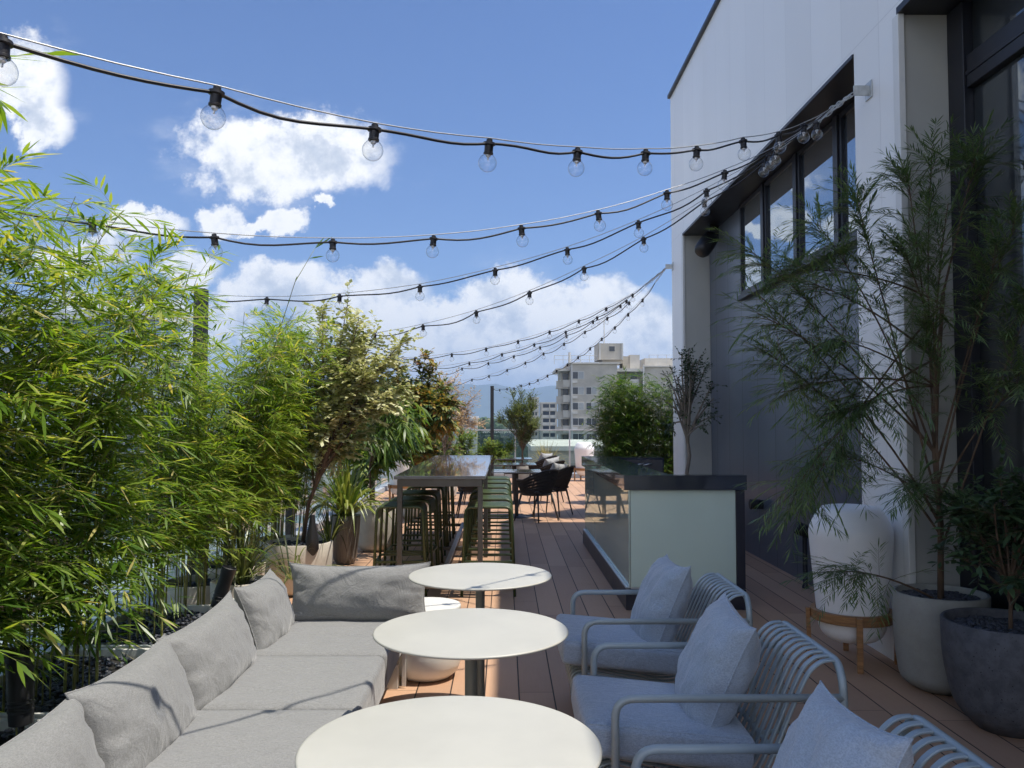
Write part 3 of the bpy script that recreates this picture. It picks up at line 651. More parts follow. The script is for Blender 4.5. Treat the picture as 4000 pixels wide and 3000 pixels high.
def softbox(x0, x1, y0, y1, z0, z1, r=.03, puff=.015, n=14, seed=0, wr=.004):
    mb = MB(); c = Vector(((x0 + x1) / 2, (y0 + y1) / 2, (z0 + z1) / 2)); h = Vector(((x1 - x0) / 2, (y1 - y0) / 2, (z1 - z0) / 2))
    faces = [((1, 0, 0), (0, 1, 0), (0, 0, 1)), ((-1, 0, 0), (0, 0, 1), (0, 1, 0)), ((0, 1, 0), (0, 0, 1), (1, 0, 0)), ((0, -1, 0), (1, 0, 0), (0, 0, 1)), ((0, 0, 1), (1, 0, 0), (0, 1, 0)), ((0, 0, -1), (0, 1, 0), (1, 0, 0))]
    for N_, A_, B_ in faces:
        N_, A_, B_ = Vector(N_), Vector(A_), Vector(B_)
        def fn(u, v):
            a = math.sin((2 * u - 1) * PI / 2) * .5 + (2 * u - 1) * .5; b = math.sin((2 * v - 1) * PI / 2) * .5 + (2 * v - 1) * .5
            p = N_ + A_ * a + B_ * b; q = Vector((p.x * h.x, p.y * h.y, p.z * h.z))
            inn = Vector([max(-(h[i] - r), min(h[i] - r, q[i])) for i in range(3)]); d = q - inn
            if d.length > 1e-9: q = inn + d.normalized() * r
            if N_.z > 0: q.z += puff * (1 - a * a) * (1 - b * b) + wr * mnoise.noise(Vector((q.x * 6 + seed, q.y * 6, 0))) * (1 - a ** 4) * (1 - b ** 4)
            elif N_.z == 0: q += N_ * puff * .4 * (1 - a * a) * (1 - b * b)
            return tuple(q + c)
        mb.grid(fn, n, n)
    return mb
def seam(pts, r=.004): return MB().tube(pts, r, 6)

# ================================================================== SOFA
sf = thing('corner_sofa', 'low grey outdoor sofa running along the bamboo planter', 'sofa', (-1.05, 3.4, 0))
edges = [(4.16, 4.97), (3.40, 4.15), (2.62, 3.39), (1.84, 2.61), (1.06, 1.83)]
for i, (y0, y1) in enumerate(edges):
    wb(softbox(-1.435, -.585, y0, y1, .205, .40, .035, .006, 16, i * 3.1, .007), 'seat_cushion', M['sofa'], sf, smooth=True)
wb(MB().box(-1.43, -.62, 1.1, 4.94, .14, .204), 'seat_frame', M['white_edge'], sf, bevel=.006)
wb(MB().box(-1.475, -1.44, 1.06, 4.97, .12, .59), 'backrest', M['white_edge'], sf, bevel=.008)
for (x, y) in ((-.66, 4.90), (-.66, 3.0), (-.66, 1.2), (-1.42, 4.90), (-1.42, 3.0), (-1.42, 1.2)):
    wb(MB().box(x - .02, x + .045, y - .03, y + .03, 0, .139), 'leg', M['white_edge'], sf, bevel=.004)
wb(MB().box(-.60, -.575, 4.92, 4.975, 0, .40), 'end_panel', M['white_edge'], sf, bevel=.003)
def put_cushion(name, label, cat, grp, Lx, Lz, T, loc, rz, tilt, mat, seed, roll=0.0, **kw):
    mb = cushion_mb(Lx, Lz, T, seed, **kw)
    Mx = Matrix.Rotation(rz, 4, 'Z') @ Matrix.Rotation(tilt, 4, 'X') @ Matrix.Rotation(roll, 4, 'Y')
    mb.xf(Mx); o = mb.build(name, mat, None, smooth=True); o.location = loc
    return tag(o, label, cat, grp)
lab4 = ['grey back cushion in the sofa corner, next to the end cushion', 'grey back cushion second from the sofa corner, pinched at its lower tip', 'grey back cushion third from the sofa corner, upright with a folded near edge', 'grey back cushion nearest the camera, crossed by a leafy shadow', 'grey back cushion just outside the lower left of view']
for i, y in enumerate([4.58, 3.76, 3.02, 2.28]):
    put_cushion('sofa_cushion', lab4[i], 'cushion', 'grey back cushions on the sofa', [.70, .80, .78, .78][i], .37, .21, (-1.30, y, .508), PI / 2 + [.05, -.03, .04, -.02][i], -.36, M['sofa'], 20 + i, roll=[.05, -.03, .03, .0][i], wr=.017, pinch=.13)
put_cushion('sofa_cushion', 'wide grey bolster cushion across the far end of the sofa', 'cushion', 'grey back cushions on the sofa', .80, .33, .21, (-.85, 4.90, .54), 0.02, -.22, M['sofa'], 31, wr=.014, pinch=.10)

# ================================================================== LOUNGE ARMCHAIRS
def armchair():
    t = thing('lounge_armchair', '', 'armchair')
    # local: front towards -X, origin under the seat centre; y across
    W2 = .345; tr = .0145
    for s in (-1, 1):
        side = fillet([(-.405, s * W2, 0), (-.405, s * W2, .575), (.40, s * W2, .575)], [0, .07, 0], 7)
        MB().tube(side, tr, 12).build('arm', M['blue_tube'], t, smooth=True)
        MB().tube([(-.36, s * (W2 - .01), .20), (-.05, s * (W2 - .03), .165), (.395, s * (W2 - .005), .21)], .011, 10).build('side_rail', M['blue_tube'], t, smooth=True)
    hoop = fillet([(.415, -W2, 0), (.40, -W2, .63), (.405, -W2 + .055, .685), (.405, W2 - .055, .685), (.40, W2, .63), (.415, W2, 0)], [0, .07, .05, .05, .07, 0], 6)
    MB().tube(hoop, tr, 12).build('rear_hoop', M['blue_tube'], t, smooth=True)
    prof = [(-.42, .245), (-.385, .215), (-.375, .20), (-.415, .175), (-.455, .20), (-.467, .25), (-.45, .298), (-.40, .312), (-.20, .270), (-.02, .238), (.06, .236), (.115, .262), (.15, .315), (.275, .60), (.305, .655), (.35, .688), (.392, .690)]
    path = fillet([(x, 0, z) for x, z in prof], .03, 3)
    sect = [(-.0120, -.0035), (.0120, -.0035), (.0135, .001), (.0105, .0045), (-.0105, .0045), (-.0135, .001)]
    ns = 11
    for i in range(ns):
        y = -.285 + .57 * i / (ns - 1)
        MB().tube([(p.x, y, p.z) for p in path], 1, sect=sect, up=(0, 0, 1)).build('slat', M['blue_tube'], t, smooth=True, auto=25)
    for (x, z) in ((-.43, .19), (-.02, .225), (.18, .36)):
        MB().tube([(x, -W2 + .005, z), (x, W2 - .005, z)], .010, 8).build('crossbar', M['blue_tube'], t, smooth=True)
    MB().tube([(-.02, -.3, .20), (.40, -.3, .12)], .009, 8).tube([(-.02, .3, .20), (.40, .3, .12)], .009, 8).build('brace', M['pole'], t, smooth=True)
    sb = softbox(-.51, .105, -.295, .295, -.062, .062, .028, .022, 16, 4, .003)
    sb.xf(Matrix.Translation((0, 0, .362)) @ Matrix.Rotation(.10, 4, 'Y'))
    so_ = sb.build('seat_cushion', M['boucle'], t, smooth=True)
    ring = [(x, y, .055) for x, y in ((-.495, -.285), (.09, -.285), (.09, .285), (-.495, .285))]
    MB().tube(fillet(ring + [ring[0]], .03, 3), .0028, 5).xf(Matrix.Translation((0, 0, .362)) @ Matrix.Rotation(.10, 4, 'Y')).build('seam', M['boucle'], so_, smooth=True)
    return t
ac = armchair()
al = ['pale blue grey slatted lounge armchair farthest from the camera, by the counter', 'pale blue grey slatted lounge armchair in the middle of the three', 'pale blue grey slatted lounge armchair in the lower right foreground']
pl = ['pale textured pillow leaning in the far armchair', 'pale textured pillow leaning in the middle armchair', 'pale textured pillow leaning in the foreground armchair']
for i, (y, l) in enumerate(zip((4.42, 3.30, 2.16), al)):
    o = ac if i == 0 else copy_tree(ac); o.location = (.795, y, 0); tag(o, l, 'armchair', 'slatted lounge armchairs facing the round tables')
    put_cushion('throw_pillow', pl[i], 'pillow', 'pillows on the lounge armchairs', .46, .46, .22, (.825, y - .01, .585), PI / 2 + [.03, -.02, .02][i], .40, M['boucle'], 40 + i, roll=[.04, -.06, .05][i], wr=.020, pinch=.08, corner=.06, puffy=.42)

# ================================================================== HIGH TABLE + STOOLS
ht = thing('high_table', 'long high bar table with reflective dark top between the rows of olive stools', 'table', (-.57, 9.5, 0))
hx0, hx1, hy0, hy1, hz = -.97, -.165, 7.31, 11.72, 1.068
wb(MB().box(hx0, hx1, hy0, hy1, hz - .03, hz), 'tabletop', M['high_top'], ht, bevel=.003)
wb(MB().box(hx0 + .03, hx1 - .03, hy0 + .02, hy0 + .05, hz - .095, hz - .031), 'apron', M['table_metal'], ht, bevel=.003)
wb(MB().box(hx0 + .03, hx1 - .03, hy1 - .05, hy1 - .02, hz - .095, hz - .031), 'apron', M['table_metal'], ht, bevel=.003)
for x in (hx0 + .03, hx1 - .06): wb(MB().box(x, x + .03, hy0 + .055, hy1 - .055, hz - .095, hz - .032), 'apron', M['table_metal'], ht, bevel=.003)
for y in (hy0 + .03, 9.5, hy1 - .075):
    for x in (hx0 + .025, hx1 - .07): wb(MB().box(x, x + .045, y, y + .045, 0, hz - .033), 'leg', M['table_metal'], ht, bevel=.004)
    wb(MB().box(hx0 + .075, hx1 - .075, y + .004, y + .041, .08, .12), 'stretcher', M['table_metal'], ht, bevel=.004)
wb(MB().box(-.595, -.545, hy0 + .08, hy1 - .08, .121, .14), 'foot_rail', M['alu'], ht, bevel=.004)
def stool():
    t = thing('bar_stool', '', 'stool')
    hz_ = .795; path = fillet([(-.215, 0, .66), (-.20, 0, hz_ - .004), (.20, 0, hz_ - .004), (.215, 0, .66)], .055, 6)
    n = 6
    for i in range(n):
        y = -.165 + .33 * i / (n - 1)
        MB().tube([(p.x, y, p.z) for p in path], 1, sect=[(-.025, -.004), (.025, -.004), (.026, .002), (.020, .006), (-.020, .006), (-.026, .002)], up=(0, 0, 1)).build('slat', M['olive'], t, smooth=True, auto=60)
    for s in (-1, 1):
        p = fillet([(-.235, s * .215, 0), (-.203, s * .198, hz_ - .012), (.203, s * .198, hz_ - .012), (.235, s * .215, 0)], .06, 6)
        MB().tube(p, .0135, 10).build('leg_frame', M['olive'], t, smooth=True)
        MB().tube([(-.222, s * .207, .30), (.222, s * .207, .30)], 1, sect=[(-.012, -.01), (.012, -.01), (.012, .01), (-.012, .01)]).build('footrest', M['olive'], t)
        MB().tube([(s * .222, -.207, .285), (s * .222, .207, .285)], 1, sect=[(-.012, -.01), (.012, -.01), (.012, .01), (-.012, .01)]).build('side_bar', M['olive'], t)
    g_ = MB()
    for sx in (-1, 1):
        for sy in (-1, 1):
            g_.add([(sx * .222, sy * .2, .31), (sx * .14, sy * .2, .31), (sx * .222, sy * .12, .31), (sx * .222, sy * .2, .305), (sx * .14, sy * .2, .305), (sx * .222, sy * .12, .305)], [(0, 1, 2), (5, 4, 3), (0, 3, 4, 1), (1, 4, 5, 2), (2, 5, 3, 0)])
    g_.build('gusset', M['olive'], t)
    return t
st = stool(); first = True
ordn = ['nearest', 'second nearest', 'third nearest', 'third farthest', 'second farthest', 'farthest']
for side, xs, ys in (('right', -.14, [7.62, 8.34, 9.05, 9.78, 10.52, 11.22]), ('left', -.925, [7.64, 8.22, 8.95, 9.85, 10.55, 11.25])):
    for i, y in enumerate(ys):
        o = st if first else copy_tree(st); first = False
        o.location = (xs + rs.uniform(-.012, .012), y, 0); o.rotation_euler.z = rs.uniform(-.03, .03)
        tag(o, f'{ordn[i]} olive green bar stool on the {side} side of the high table', 'stool', f'olive bar stools along the {side} side of the high table')

# ================================================================== DINING SETS
def dining_table():
    t = thing('dining_table', '', 'table')
    MB().box(-.40, .40, -.40, .40, .722, .742).build('tabletop', M['high_top'], t, bevel=.003)
    MB().box(-.03, .03, -.03, .03, .012, .70).build('column', M['black_matt'], t, bevel=.003)
    MB().box(-.2, .2, -.2, .2, .701, .7215).build('top_plate', M['black_matt'], t)
    MB().lathe([(.0, 0), (.27, 0), (.27, .008), (.26, .012), (.0, .012)], 36).build('base', M['black_matt'], t, smooth=True, auto=40)
    return t
def dining_chair():
    t = thing('dining_chair', '', 'chair')
    # local: faces -X; round tub of black rope on four splayed legs
    rim = []
    for i in range(25):
        a = -2.15 + 4.3 * i / 24; rim.append((.02 + .33 * math.cos(a) * (1.0), .33 * math.sin(a), .665 + .16 * max(0, math.cos(a)) ** 1.0 - .02))
    rim = [Vector(p) for p in rim]
    low = [Vector((.0 + .22 * math.cos(-2.4 + 4.8 * i / 24), .235 * math.sin(-2.4 + 4.8 * i / 24), .43)) for i in range(25)]
    MB().tube(rim, .013, 8).build('rim', M['rope'], t, smooth=True)
    w_ = MB(); NN = 150
    for i in range(NN):
        u = i / (NN - 1) * 23.98; k0 = int(u); f = u - k0; a = rim[k0].lerp(rim[k0 + 1], f); k1 = min(23.98, max(0, u + (1.1 if i % 2 else -1.1))); j = int(k1); b = low[j].lerp(low[j + 1], k1 - j)
        mid = a.lerp(b, .5); mid += Vector((mid.x, mid.y, 0)).normalized() * .012
        w_.tube([a, mid, b], .0078, 4, caps=False)
    w_.build('rope_shell', M['rope'], t, smooth=True)
    MB().lathe([(.0, .40), (.22, .40), (.24, .415), (.24, .435), (.0, .435)], 28).build('seat', M['rope'], t, smooth=True, auto=40)
    sb = softbox(-.22, .2, -.21, .21, .436, .48, .02, .012, 8); sb.build('seat_cushion', M['rope'], t, smooth=True)
    for sx, sy in ((1, 1), (1, -1), (-1, 1), (-1, -1)):
        MB().tube([(sx * .17, sy * .16, .42), (sx * .25, sy * .235, 0)], [.017, .010], 8).build('leg', M['black_matt'], t, smooth=True)
    return t
tb = dining_table(); cc = dining_chair(); fc = True
for i, (y, l) in enumerate(((13.55, 'nearest'), (15.8, 'middle'), (18.1, 'farthest'))):
    o = tb if i == 0 else copy_tree(tb); o.location = (.20, y, 0); tag(o, f'{l} of three square dark dining tables beyond the high table', 'table', 'square dark dining tables')
def put_chair(x, y, rz, label):
    global fc
    o = cc if fc else copy_tree(cc); fc = False; o.location = (x, y, 0); o.rotation_euler.z = rz; tag(o, label, 'chair', 'black rope dining chairs'); return o
put_chair(.50, 12.98, -.75, 'black rope tub chair standing clear of the tables at the edge of the shade')
for i, (y, l) in enumerate(((13.75, 'nearest'), (15.85, 'middle'), (18.1, 'farthest'))):
    put_chair(.80, y, -.55, f'black rope tub chair with pale pillow at the right of the {l} dining table')
    put_cushion('chair_pillow', f'light grey pillow on the chair right of the {l} dining table', 'pillow', 'grey pillows on the dining chairs', .46, .34, .15, (.87, y - .06, .69), PI / 2 - .6, .35, M['pillow_grey'], 60 + i, roll=[.1, -.08, .05][i])
    put_chair(-.52, y - .15, PI + .1, f'black rope tub chair at the left of the {l} dining table')

# ================================================================== EGG LAMPS
def egg_lamp():
    t = thing('egg_lamp', '', 'lamp')
    pr = [(.0, .130), (.09, .132), (.150, .150), (.190, .185), (.208, .235), (.214, .29), (.228, .45), (.244, .63), (.256, .77), (.260, .82), (.254, .865), (.205, .965), (.180, .992), (.150, 1.0), (.104, 1.003), (.0, 1.003)]
    pp = fillet([(r, 0, z) for r, z in pr], .03, 3)
    MB().lathe([(max(0.0, p.x), p.z) for p in pp], 64).build('shade', M['lamp_white'], t, smooth=True, auto=70)
    MB().lathe([(.222, .275), (.252, .275), (.255, .278), (.255, .335), (.252, .338), (.224, .338), (.222, .275)], 56).build('ring', M['oak'], t, smooth=True, auto=40)
    for i in range(4):
        a = PI / 4 + i * PI / 2 + .55; c, s = math.cos(a), math.sin(a)
        MB().tube([(.272 * c, .272 * s, .335), (.262 * c, .262 * s, 0)], 1, sect=[(-.018, -.013), (.018, -.013), (.018, .013), (-.018, .013)], up=(c, s, 0)).build('leg', M['oak'], t, bevel=.004)
    return t
lp = egg_lamp()
for i, (x, y, l) in enumerate(((2.25, 5.40, 'large white egg lamp on an oak stand behind the needle leaved tree'), (2.08, 21.6, 'white egg lamp standing at the far right end of the deck'), (-1.98, 16.0, 'white egg lamp half hidden by shrubs behind the high table'))):
    o = lp if i == 0 else copy_tree(lp); o.location = (x, y, 0); o.rotation_euler.z = i * .5; tag(o, l, 'lamp', 'white egg lamps on wooden stands')

# ================================================================== FOLIAGE MACHINERY
def nrm(v): return v / (np.linalg.norm(v, axis=-1, keepdims=True) + 1e-9)
class Plant:
    def __init__(s, seed): s.r = random.Random(seed); s.P = []; s.D = []; s.U = []; s.L = []; s.W = []; s.dr = []; s.c = []; s.tw = MB(); s.big = MB()
    def leaf(s, p, d, u, L, W, dr, c):
        if s.r.random() < .025: c = 1.0
        s.P.append(tuple(p)); s.D.append(tuple(d)); s.U.append(tuple(u)); s.L.append(L); s.W.append(W); s.dr.append(dr); s.c.append(min(1, max(0, c)))
    def twig(s, p, d, L, droop, nl, ll, lw, spread=.65, leafdroop=.25, flat=None, start=.2, tone=.5, tvar=.3, r=.0015, pts=5, fan=0):
        """curved twig with alternating leaves"""
        p = Vector(p); d = Vector(d).normalized(); path = []
        for i in range(pts + 1):
            u = i / pts; path.append(p + d * L * u + Vector((0, 0, -droop * L * u * u)))
        if r: s.tw.tube(path, [r * (1 - .6 * i / pts) for i in range(pts + 1)], 3, caps=False)
        side = d.cross(Vector((0, 0, 1))); side = side.normalized() if side.length > .05 else Vector((1, 0, 0))
        side = (side + Vector((0, 0, 1)) * s.r.uniform(-.5, .5)).normalized() if flat is None else side
        for i in range(nl):
            u = start + (1 - start) * (i + s.r.random() * .5) / nl; k_ = min(pts - 1, int(u * pts)); f = u * pts - k_
            q = path[k_].lerp(path[k_ + 1], f); td = (path[k_ + 1] - path[k_]).normalized(); sg = 1 if i % 2 else -1
            a = spread * s.r.uniform(.7, 1.25); ld = (td * math.cos(a) + side * sg * math.sin(a) + Vector((0, 0, s.r.uniform(-.18, .14)))).normalized()
            up = Vector((s.r.uniform(-.5, .5), s.r.uniform(-.5, .5), 1.0)) if flat is None else Vector((s.r.uniform(-.25, .25), s.r.uniform(-.25, .25), 1))
            s.leaf(q, ld, up, ll * s.r.uniform(.55, 1.35), lw * s.r.uniform(.75, 1.2), leafdroop * s.r.uniform(.4, 1.5), tone + s.r.uniform(-tvar, tvar))
        for i in range(fan):
            a = s.r.uniform(-.9, .9); ld = (td * math.cos(a) + side * math.sin(a) + Vector((0, 0, s.r.uniform(-.3, .25)))).normalized()
            s.leaf(path[-1], ld, (s.r.uniform(-.5, .5), s.r.uniform(-.5, .5), 1), ll * s.r.uniform(.8, 1.25), lw * s.r.uniform(.8, 1.2), leafdroop * s.r.uniform(.4, 1.5), tone + s.r.uniform(-tvar, tvar))
    def build(s, name, label, cat, base, leafmat, stemmat, twigmat=None, group=None, foliage='foliage', stem='stem', wide=.38):
        t = thing(name, label, cat, base, group=group)
        B = Vector(base)
        lo = build_leaves(foliage, [leaves_mesh(s.P, s.D, s.U, s.L, s.W, s.dr, np.array(s.c), wide)], leafmat, t); lo.location = -B
        if s.big.v: wb(s.big, stem, stemmat, t, smooth=True)
        if s.tw.v: wb(s.tw, 'twigs', twigmat or stemmat, t, smooth=False)
        return t

def bamboo(seed, base, ext, n, hgt, label, lean=(.35, 0), leafL=.125, leafW=.0145, dens=1.0, group='bamboo clumps along the left planter', mat='bamboo_leaf', tone=.42, tstart=.16):
    pl_ = Plant(seed); r = pl_.r; B = Vector(base)
    for c in range(n):
        b = B + Vector((r.uniform(-ext[0], ext[0]), r.uniform(-ext[1], ext[1]), 0)); h = hgt * r.uniform(.62, 1.06)
        ln = Vector((lean[0] + r.uniform(-.35, .35), lean[1] + r.uniform(-.4, .4), 0)) * (h / 2.6)
        K = 16; path = [b + ln * (i / K) ** 2.1 + Vector((0, 0, h * (i / K) * (1 - .05 * (i / K) ** 2))) for i in range(K + 1)]
        r0 = r.uniform(.0035, .0085)
        pl_.big.tube(path, [r0 * (1 - .75 * i / K) for i in range(K + 1)], 6, caps=False)
        nn = int(h / .115)
        for j in range(nn):
            u = tstart + (1 - tstart) * (j + r.random()) / nn; ki = min(K - 1, int(u * K)); q = path[ki].lerp(path[ki + 1], u * K - ki)
            for _ in range(1 + (r.random() < .75 * dens) + (r.random() < .45 * dens) + (u < .7 and r.random() < .5)):
                a = r.uniform(0, 2 * PI); e = r.uniform(.1, .95); d = Vector((math.cos(a) * math.cos(e) + .12, math.sin(a) * math.cos(e), math.sin(e)))
                L = r.uniform(.16, .46) * (1.15 - .55 * u) * (.75 if u < .3 else 1)
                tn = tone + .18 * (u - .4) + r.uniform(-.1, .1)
                pl_.twig(q, d, L, r.uniform(.0, .6), r.randint(5, 10), leafL, leafW, .72, .09, start=.3, tone=tn, tvar=.34, r=.0013, fan=3)
                if r.random() < .03: # dry tuft
                    pl_.twig(q, d, .15, .3, 6, leafL * .7, leafW * .6, .7, .2, tone=.97, tvar=.05, r=.001)
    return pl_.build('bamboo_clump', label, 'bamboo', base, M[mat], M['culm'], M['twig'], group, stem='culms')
bsp = [(-2.25, 1.95, 2.42, 21, .16), (-2.2, 2.60, 2.66, 21, .28), (-2.18, 3.25, 2.55, 20, .36), (-2.15, 3.95, 2.42, 18, .34), (-2.22, 4.78, 2.85, 11, .12), (-2.24, 5.60, 2.05, 19, .12), (-2.25, 6.35, 2.25, 20, .46), (-2.25, 7.1, 2.48, 19, .46), (-2.25, 7.85, 2.5, 18, .50), (-2.25, 8.6, 2.45, 17, .55)]
blab = ['bamboo clump nearest the camera at the left edge', 'bamboo clump second from the camera beside the reclining black spotlight', 'bamboo clump third from the camera behind the sofa back', 'bamboo clump rising around the second black post', 'tall bamboo clump with the highest wispy shoot against the sky', 'bamboo clump in front of the gap of white sky', 'bamboo clump just before the post whose top shows', 'bamboo clump just past the post whose top shows', 'bamboo clump third from the end of the row', 'last bamboo clump before the variegated shrub']
for i, ((x, y, h, n, ln), l) in enumerate(zip(bsp, blab)):
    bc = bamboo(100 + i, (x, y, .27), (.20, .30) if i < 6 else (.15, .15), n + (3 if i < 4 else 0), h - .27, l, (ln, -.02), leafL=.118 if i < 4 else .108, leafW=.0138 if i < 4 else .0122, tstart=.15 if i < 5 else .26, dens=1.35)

    if i == 6:
        sh = [Vector((-1.95, 6.3, 1.3)), Vector((-1.80, 6.3, 1.95)), Vector((-1.706, 6.3, 2.26)), Vector((-1.60, 6.3, 2.61)), Vector((-1.45, 6.3, 2.87))]
        wb(MB().tube(sh, [.004, .0036, .003, .0025, .0015], 6), 'shoot', M['culm'], bc, smooth=True)
        P_ = [sh[4], sh[4], sh[3].lerp(sh[4], .7), sh[3], sh[2].lerp(sh[3], .5)]; D_ = [(.8, 0, .6), (.5, .3, .8), (.9, 0, .2), (.3, .2, 1), (.4, -.2, 1)]
        lo_ = build_leaves('shoot_leaves', [leaves_mesh([tuple(p) for p in P_], D_, [(0, 1, .3)] * 5, [.17, .13, .12, .06, .06], [.014, .012, .012, .008, .008], .05, np.array([.2, .4, .3, .3, .2]))], M['bamboo_leaf'], bc); lo_.location = -bc.location
# troughs for the bamboo
def pebbles(mb, fn, n, r0, r1, rr):
    ico = [(0, 0, 1), (.89, 0, .45), (.28, .85, .45), (-.72, .53, .45), (-.72, -.53, .45), (.28, -.85, .45), (.72, .53, -.45), (-.28, .85, -.45), (-.89, 0, -.45), (-.28, -.85, -.45), (.72, -.53, -.45), (0, 0, -1)]
    icf = [(0, 1, 2), (0, 2, 3), (0, 3, 4), (0, 4, 5), (0, 5, 1), (1, 6, 2), (2, 7, 3), (3, 8, 4), (4, 9, 5), (5, 10, 1), (2, 6, 7), (3, 7, 8), (4, 8, 9), (5, 9, 10), (1, 10, 6), (11, 7, 6), (11, 8, 7), (11, 9, 8), (11, 10, 9), (11, 6, 10)]
    for _ in range(n):
        x, y, z = fn(); a = rr.uniform(0, PI); s_ = rr.uniform(r0, r1); sx, sy, sz = s_ * rr.uniform(.8, 1.3), s_ * rr.uniform(.7, 1), s_ * rr.uniform(.45, .7); c, s = math.cos(a), math.sin(a)
        mb.add([(x + (p[0] * sx) * c - p[1] * sy * s, y + p[0] * sx * s + p[1] * sy * c, z + p[2] * sz) for p in ico], icf)
tl = ['nearest', 'second nearest', 'second farthest', 'farthest']
for i in range(4):
    y0 = 1.45 + i * 1.08; y1 = y0 + 1.04; x0, x1, zt = -2.50, -1.53, .30
    t = thing('planter_trough', f'{tl[i]} low white edged planter trough under the bamboo, filled with dark pebbles', 'planter', ((x0 + x1) / 2, (y0 + y1) / 2, 0), group='planter troughs along the left edge')
    w_ = MB().box(x0, x1, y0, y0 + .03, 0, zt).box(x0, x1, y1 - .03, y1, 0, zt).box(x0, x0 + .03, y0 + .03, y1 - .03, 0, zt).box(x1 - .03, x1, y0 + .03, y1 - .03, 0, zt)
    wb(w_, 'trough', M['white_edge'], t, bevel=.004); wb(MB().box(x0 + .031, x1 - .031, y0 + .031, y1 - .031, .02, zt - .05), 'soil', M['soil'], t)
    pb = MB(); rr = random.Random(70 + i); pebbles(pb, lambda: (rr.uniform(x0 + .05, x1 - .05), rr.uniform(y0 + .05, y1 - .05), zt - .042 + rr.uniform(0, .012)), 950 if i < 4 else 350, .009, .021, rr)
    tag(wb(pb, 'pebbles', M['pebble'], t, smooth=True), kind='stuff')
# black ground spotlights among the bamboo
def ground_spot(loc, label, sc_=1.0, tilt=.12):
    t = thing('ground_spotlight', label, 'spotlight', loc, group='black spotlights among the planters')
    MB().lathe([(.0, .0), (.045, 0), (.047, .03), (.047, .05), (.05, .052), (.05, .06), (.047, .062), (.047, .075), (.05, .077), (.05, .085), (.047, .087), (.047, .1), (.05, .102), (.05, .25), (.053, .26), (.053, .30), (.05, .302), (.046, .285), (.0, .28)], 28).xf(Matrix.Scale(sc_, 4) @ Matrix.Translation((0, 0, .06)) @ Matrix.Rotation(tilt, 4, 'Y')).build('housing', M['black_matt'], t, smooth=True, auto=35)
    MB().tube([(0, 0, -.02), (0, 0, .065 * sc_)], .012, 10).build('stake', M['black_matt'], t, smooth=True)
ground_spot((-1.95, 3.42, .27), 'ribbed black spotlight standing in the dark pebbles at lower left', 1.0, -.05)
ground_spot((-1.9, 5.55, .27), 'black spotlight hidden behind the strap leaved plant', .9, .3)

# ================================================================== POTS
def pot(name, label, loc, prof, mat, fill_r, fill_z, group='planted pots', n=56, peb=160, pr=(.010, .02), seed=0):
    t = thing(name, label, 'plant pot', loc, group=group)
    MB().lathe(prof, n).build('bowl', mat, t, smooth=True, auto=50)
    MB().lathe([(.0, fill_z - .03), (fill_r, fill_z - .03), (fill_r, fill_z), (.0, fill_z + .004)], 32).build('soil', M['soil'], t)
    rr = random.Random(seed); pb = MB()
    def f():
        a = rr.uniform(0, 2 * PI); q = math.sqrt(rr.random()) * (fill_r - .015); return (q * math.cos(a), q * math.sin(a), fill_z + .006 + rr.uniform(0, .01))
    pebbles(pb, f, peb, pr[0], pr[1], rr); tag(pb.build('pebbles', M['pebble'], t, smooth=True), kind='stuff')
    return t
def pprof(pts, wall=.022, lip=.0):
    rt_, zt = pts[-1]; return [(0.0, pts[0][1])] + pts + [(rt_ - .004, zt + .006), (rt_ - wall + .004, zt + .006), (rt_ - wall, zt), (rt_ - wall - .004, zt - .09), (0.0, zt - .095)]
def sm(pts): 
    q = fillet([(a, 0, b) for a, b in pts], .08, 5); return [(p.x, p.z) for p in q]
pot('plant_pot', 'tall pale concrete pot with rounded base holding the needle leaved tree', (2.545, 4.86, 0), pprof(sm([(.14, 0), (.228, .05), (.256, .28), (.258, .548)])), M['concrete_pot'], .23, .508, peb=520, seed=1)
pot('plant_pot', 'dark speckled stone pot with rounded base at the right edge', (2.555, 4.24, 0), pprof(sm([(.15, 0), (.25, .10), (.298, .33), (.302, .53)])), M['dark_pot'], .272, .48, peb=620, seed=2)
pot('plant_pot', 'wide cream pot behind the end cushion of the sofa', (-1.87, 7.62, 0), pprof(sm([(.21, 0), (.27, .04), (.30, .25), (.30, .45)])), M['cream_pot'], .27, .42, peb=200, seed=3)
pot('plant_pot', 'slim grey brown ribbed pot with the fountain of strap leaves', (-1.735, 9.12, 0), pprof(sm([(.095, 0), (.125, .05), (.155, .35), (.165, .52)])), M['ribbed_pot'], .14, .48, peb=80, seed=4)
pot('plant_pot', 'rounded cream pot between the ribbed pot and the left stools', (-1.55, 10.05, 0), pprof(sm([(.14, 0), (.225, .06), (.25, .3), (.25, .54)])), M['cream_pot'], .22, .50, peb=120, seed=5)
pot('plant_pot', 'low cream pot behind the sofa corner holding dark strap leaves', (-1.93, 6.15, 0), pprof(sm([(.16, 0), (.205, .05), (.215, .38)])), M['cream_pot'], .19, .34, peb=120, seed=6)
pot('plant_pot', 'white pot at the far left before the egg lamp', (-1.45, 13.4, 0), pprof(sm([(.16, 0), (.24, .05), (.28, .42)])), M['cream_pot'], .25, .38, peb=60, seed=7)
pot('plant_pot', 'pale pot of the dry pinkish shrub', (-1.2, 16.6, 0), pprof(sm([(.16, 0), (.24, .05), (.28, .46)])), M['cream_pot'], .25, .42, peb=60, seed=8)
pot('plant_pot', 'grey pot of the upright olive tree at the far balustrade', (.45, 20.6, 0), pprof(sm([(.16, 0), (.24, .05), (.28, .46)])), M['concrete_pot'], .25, .42, peb=60, seed=9)
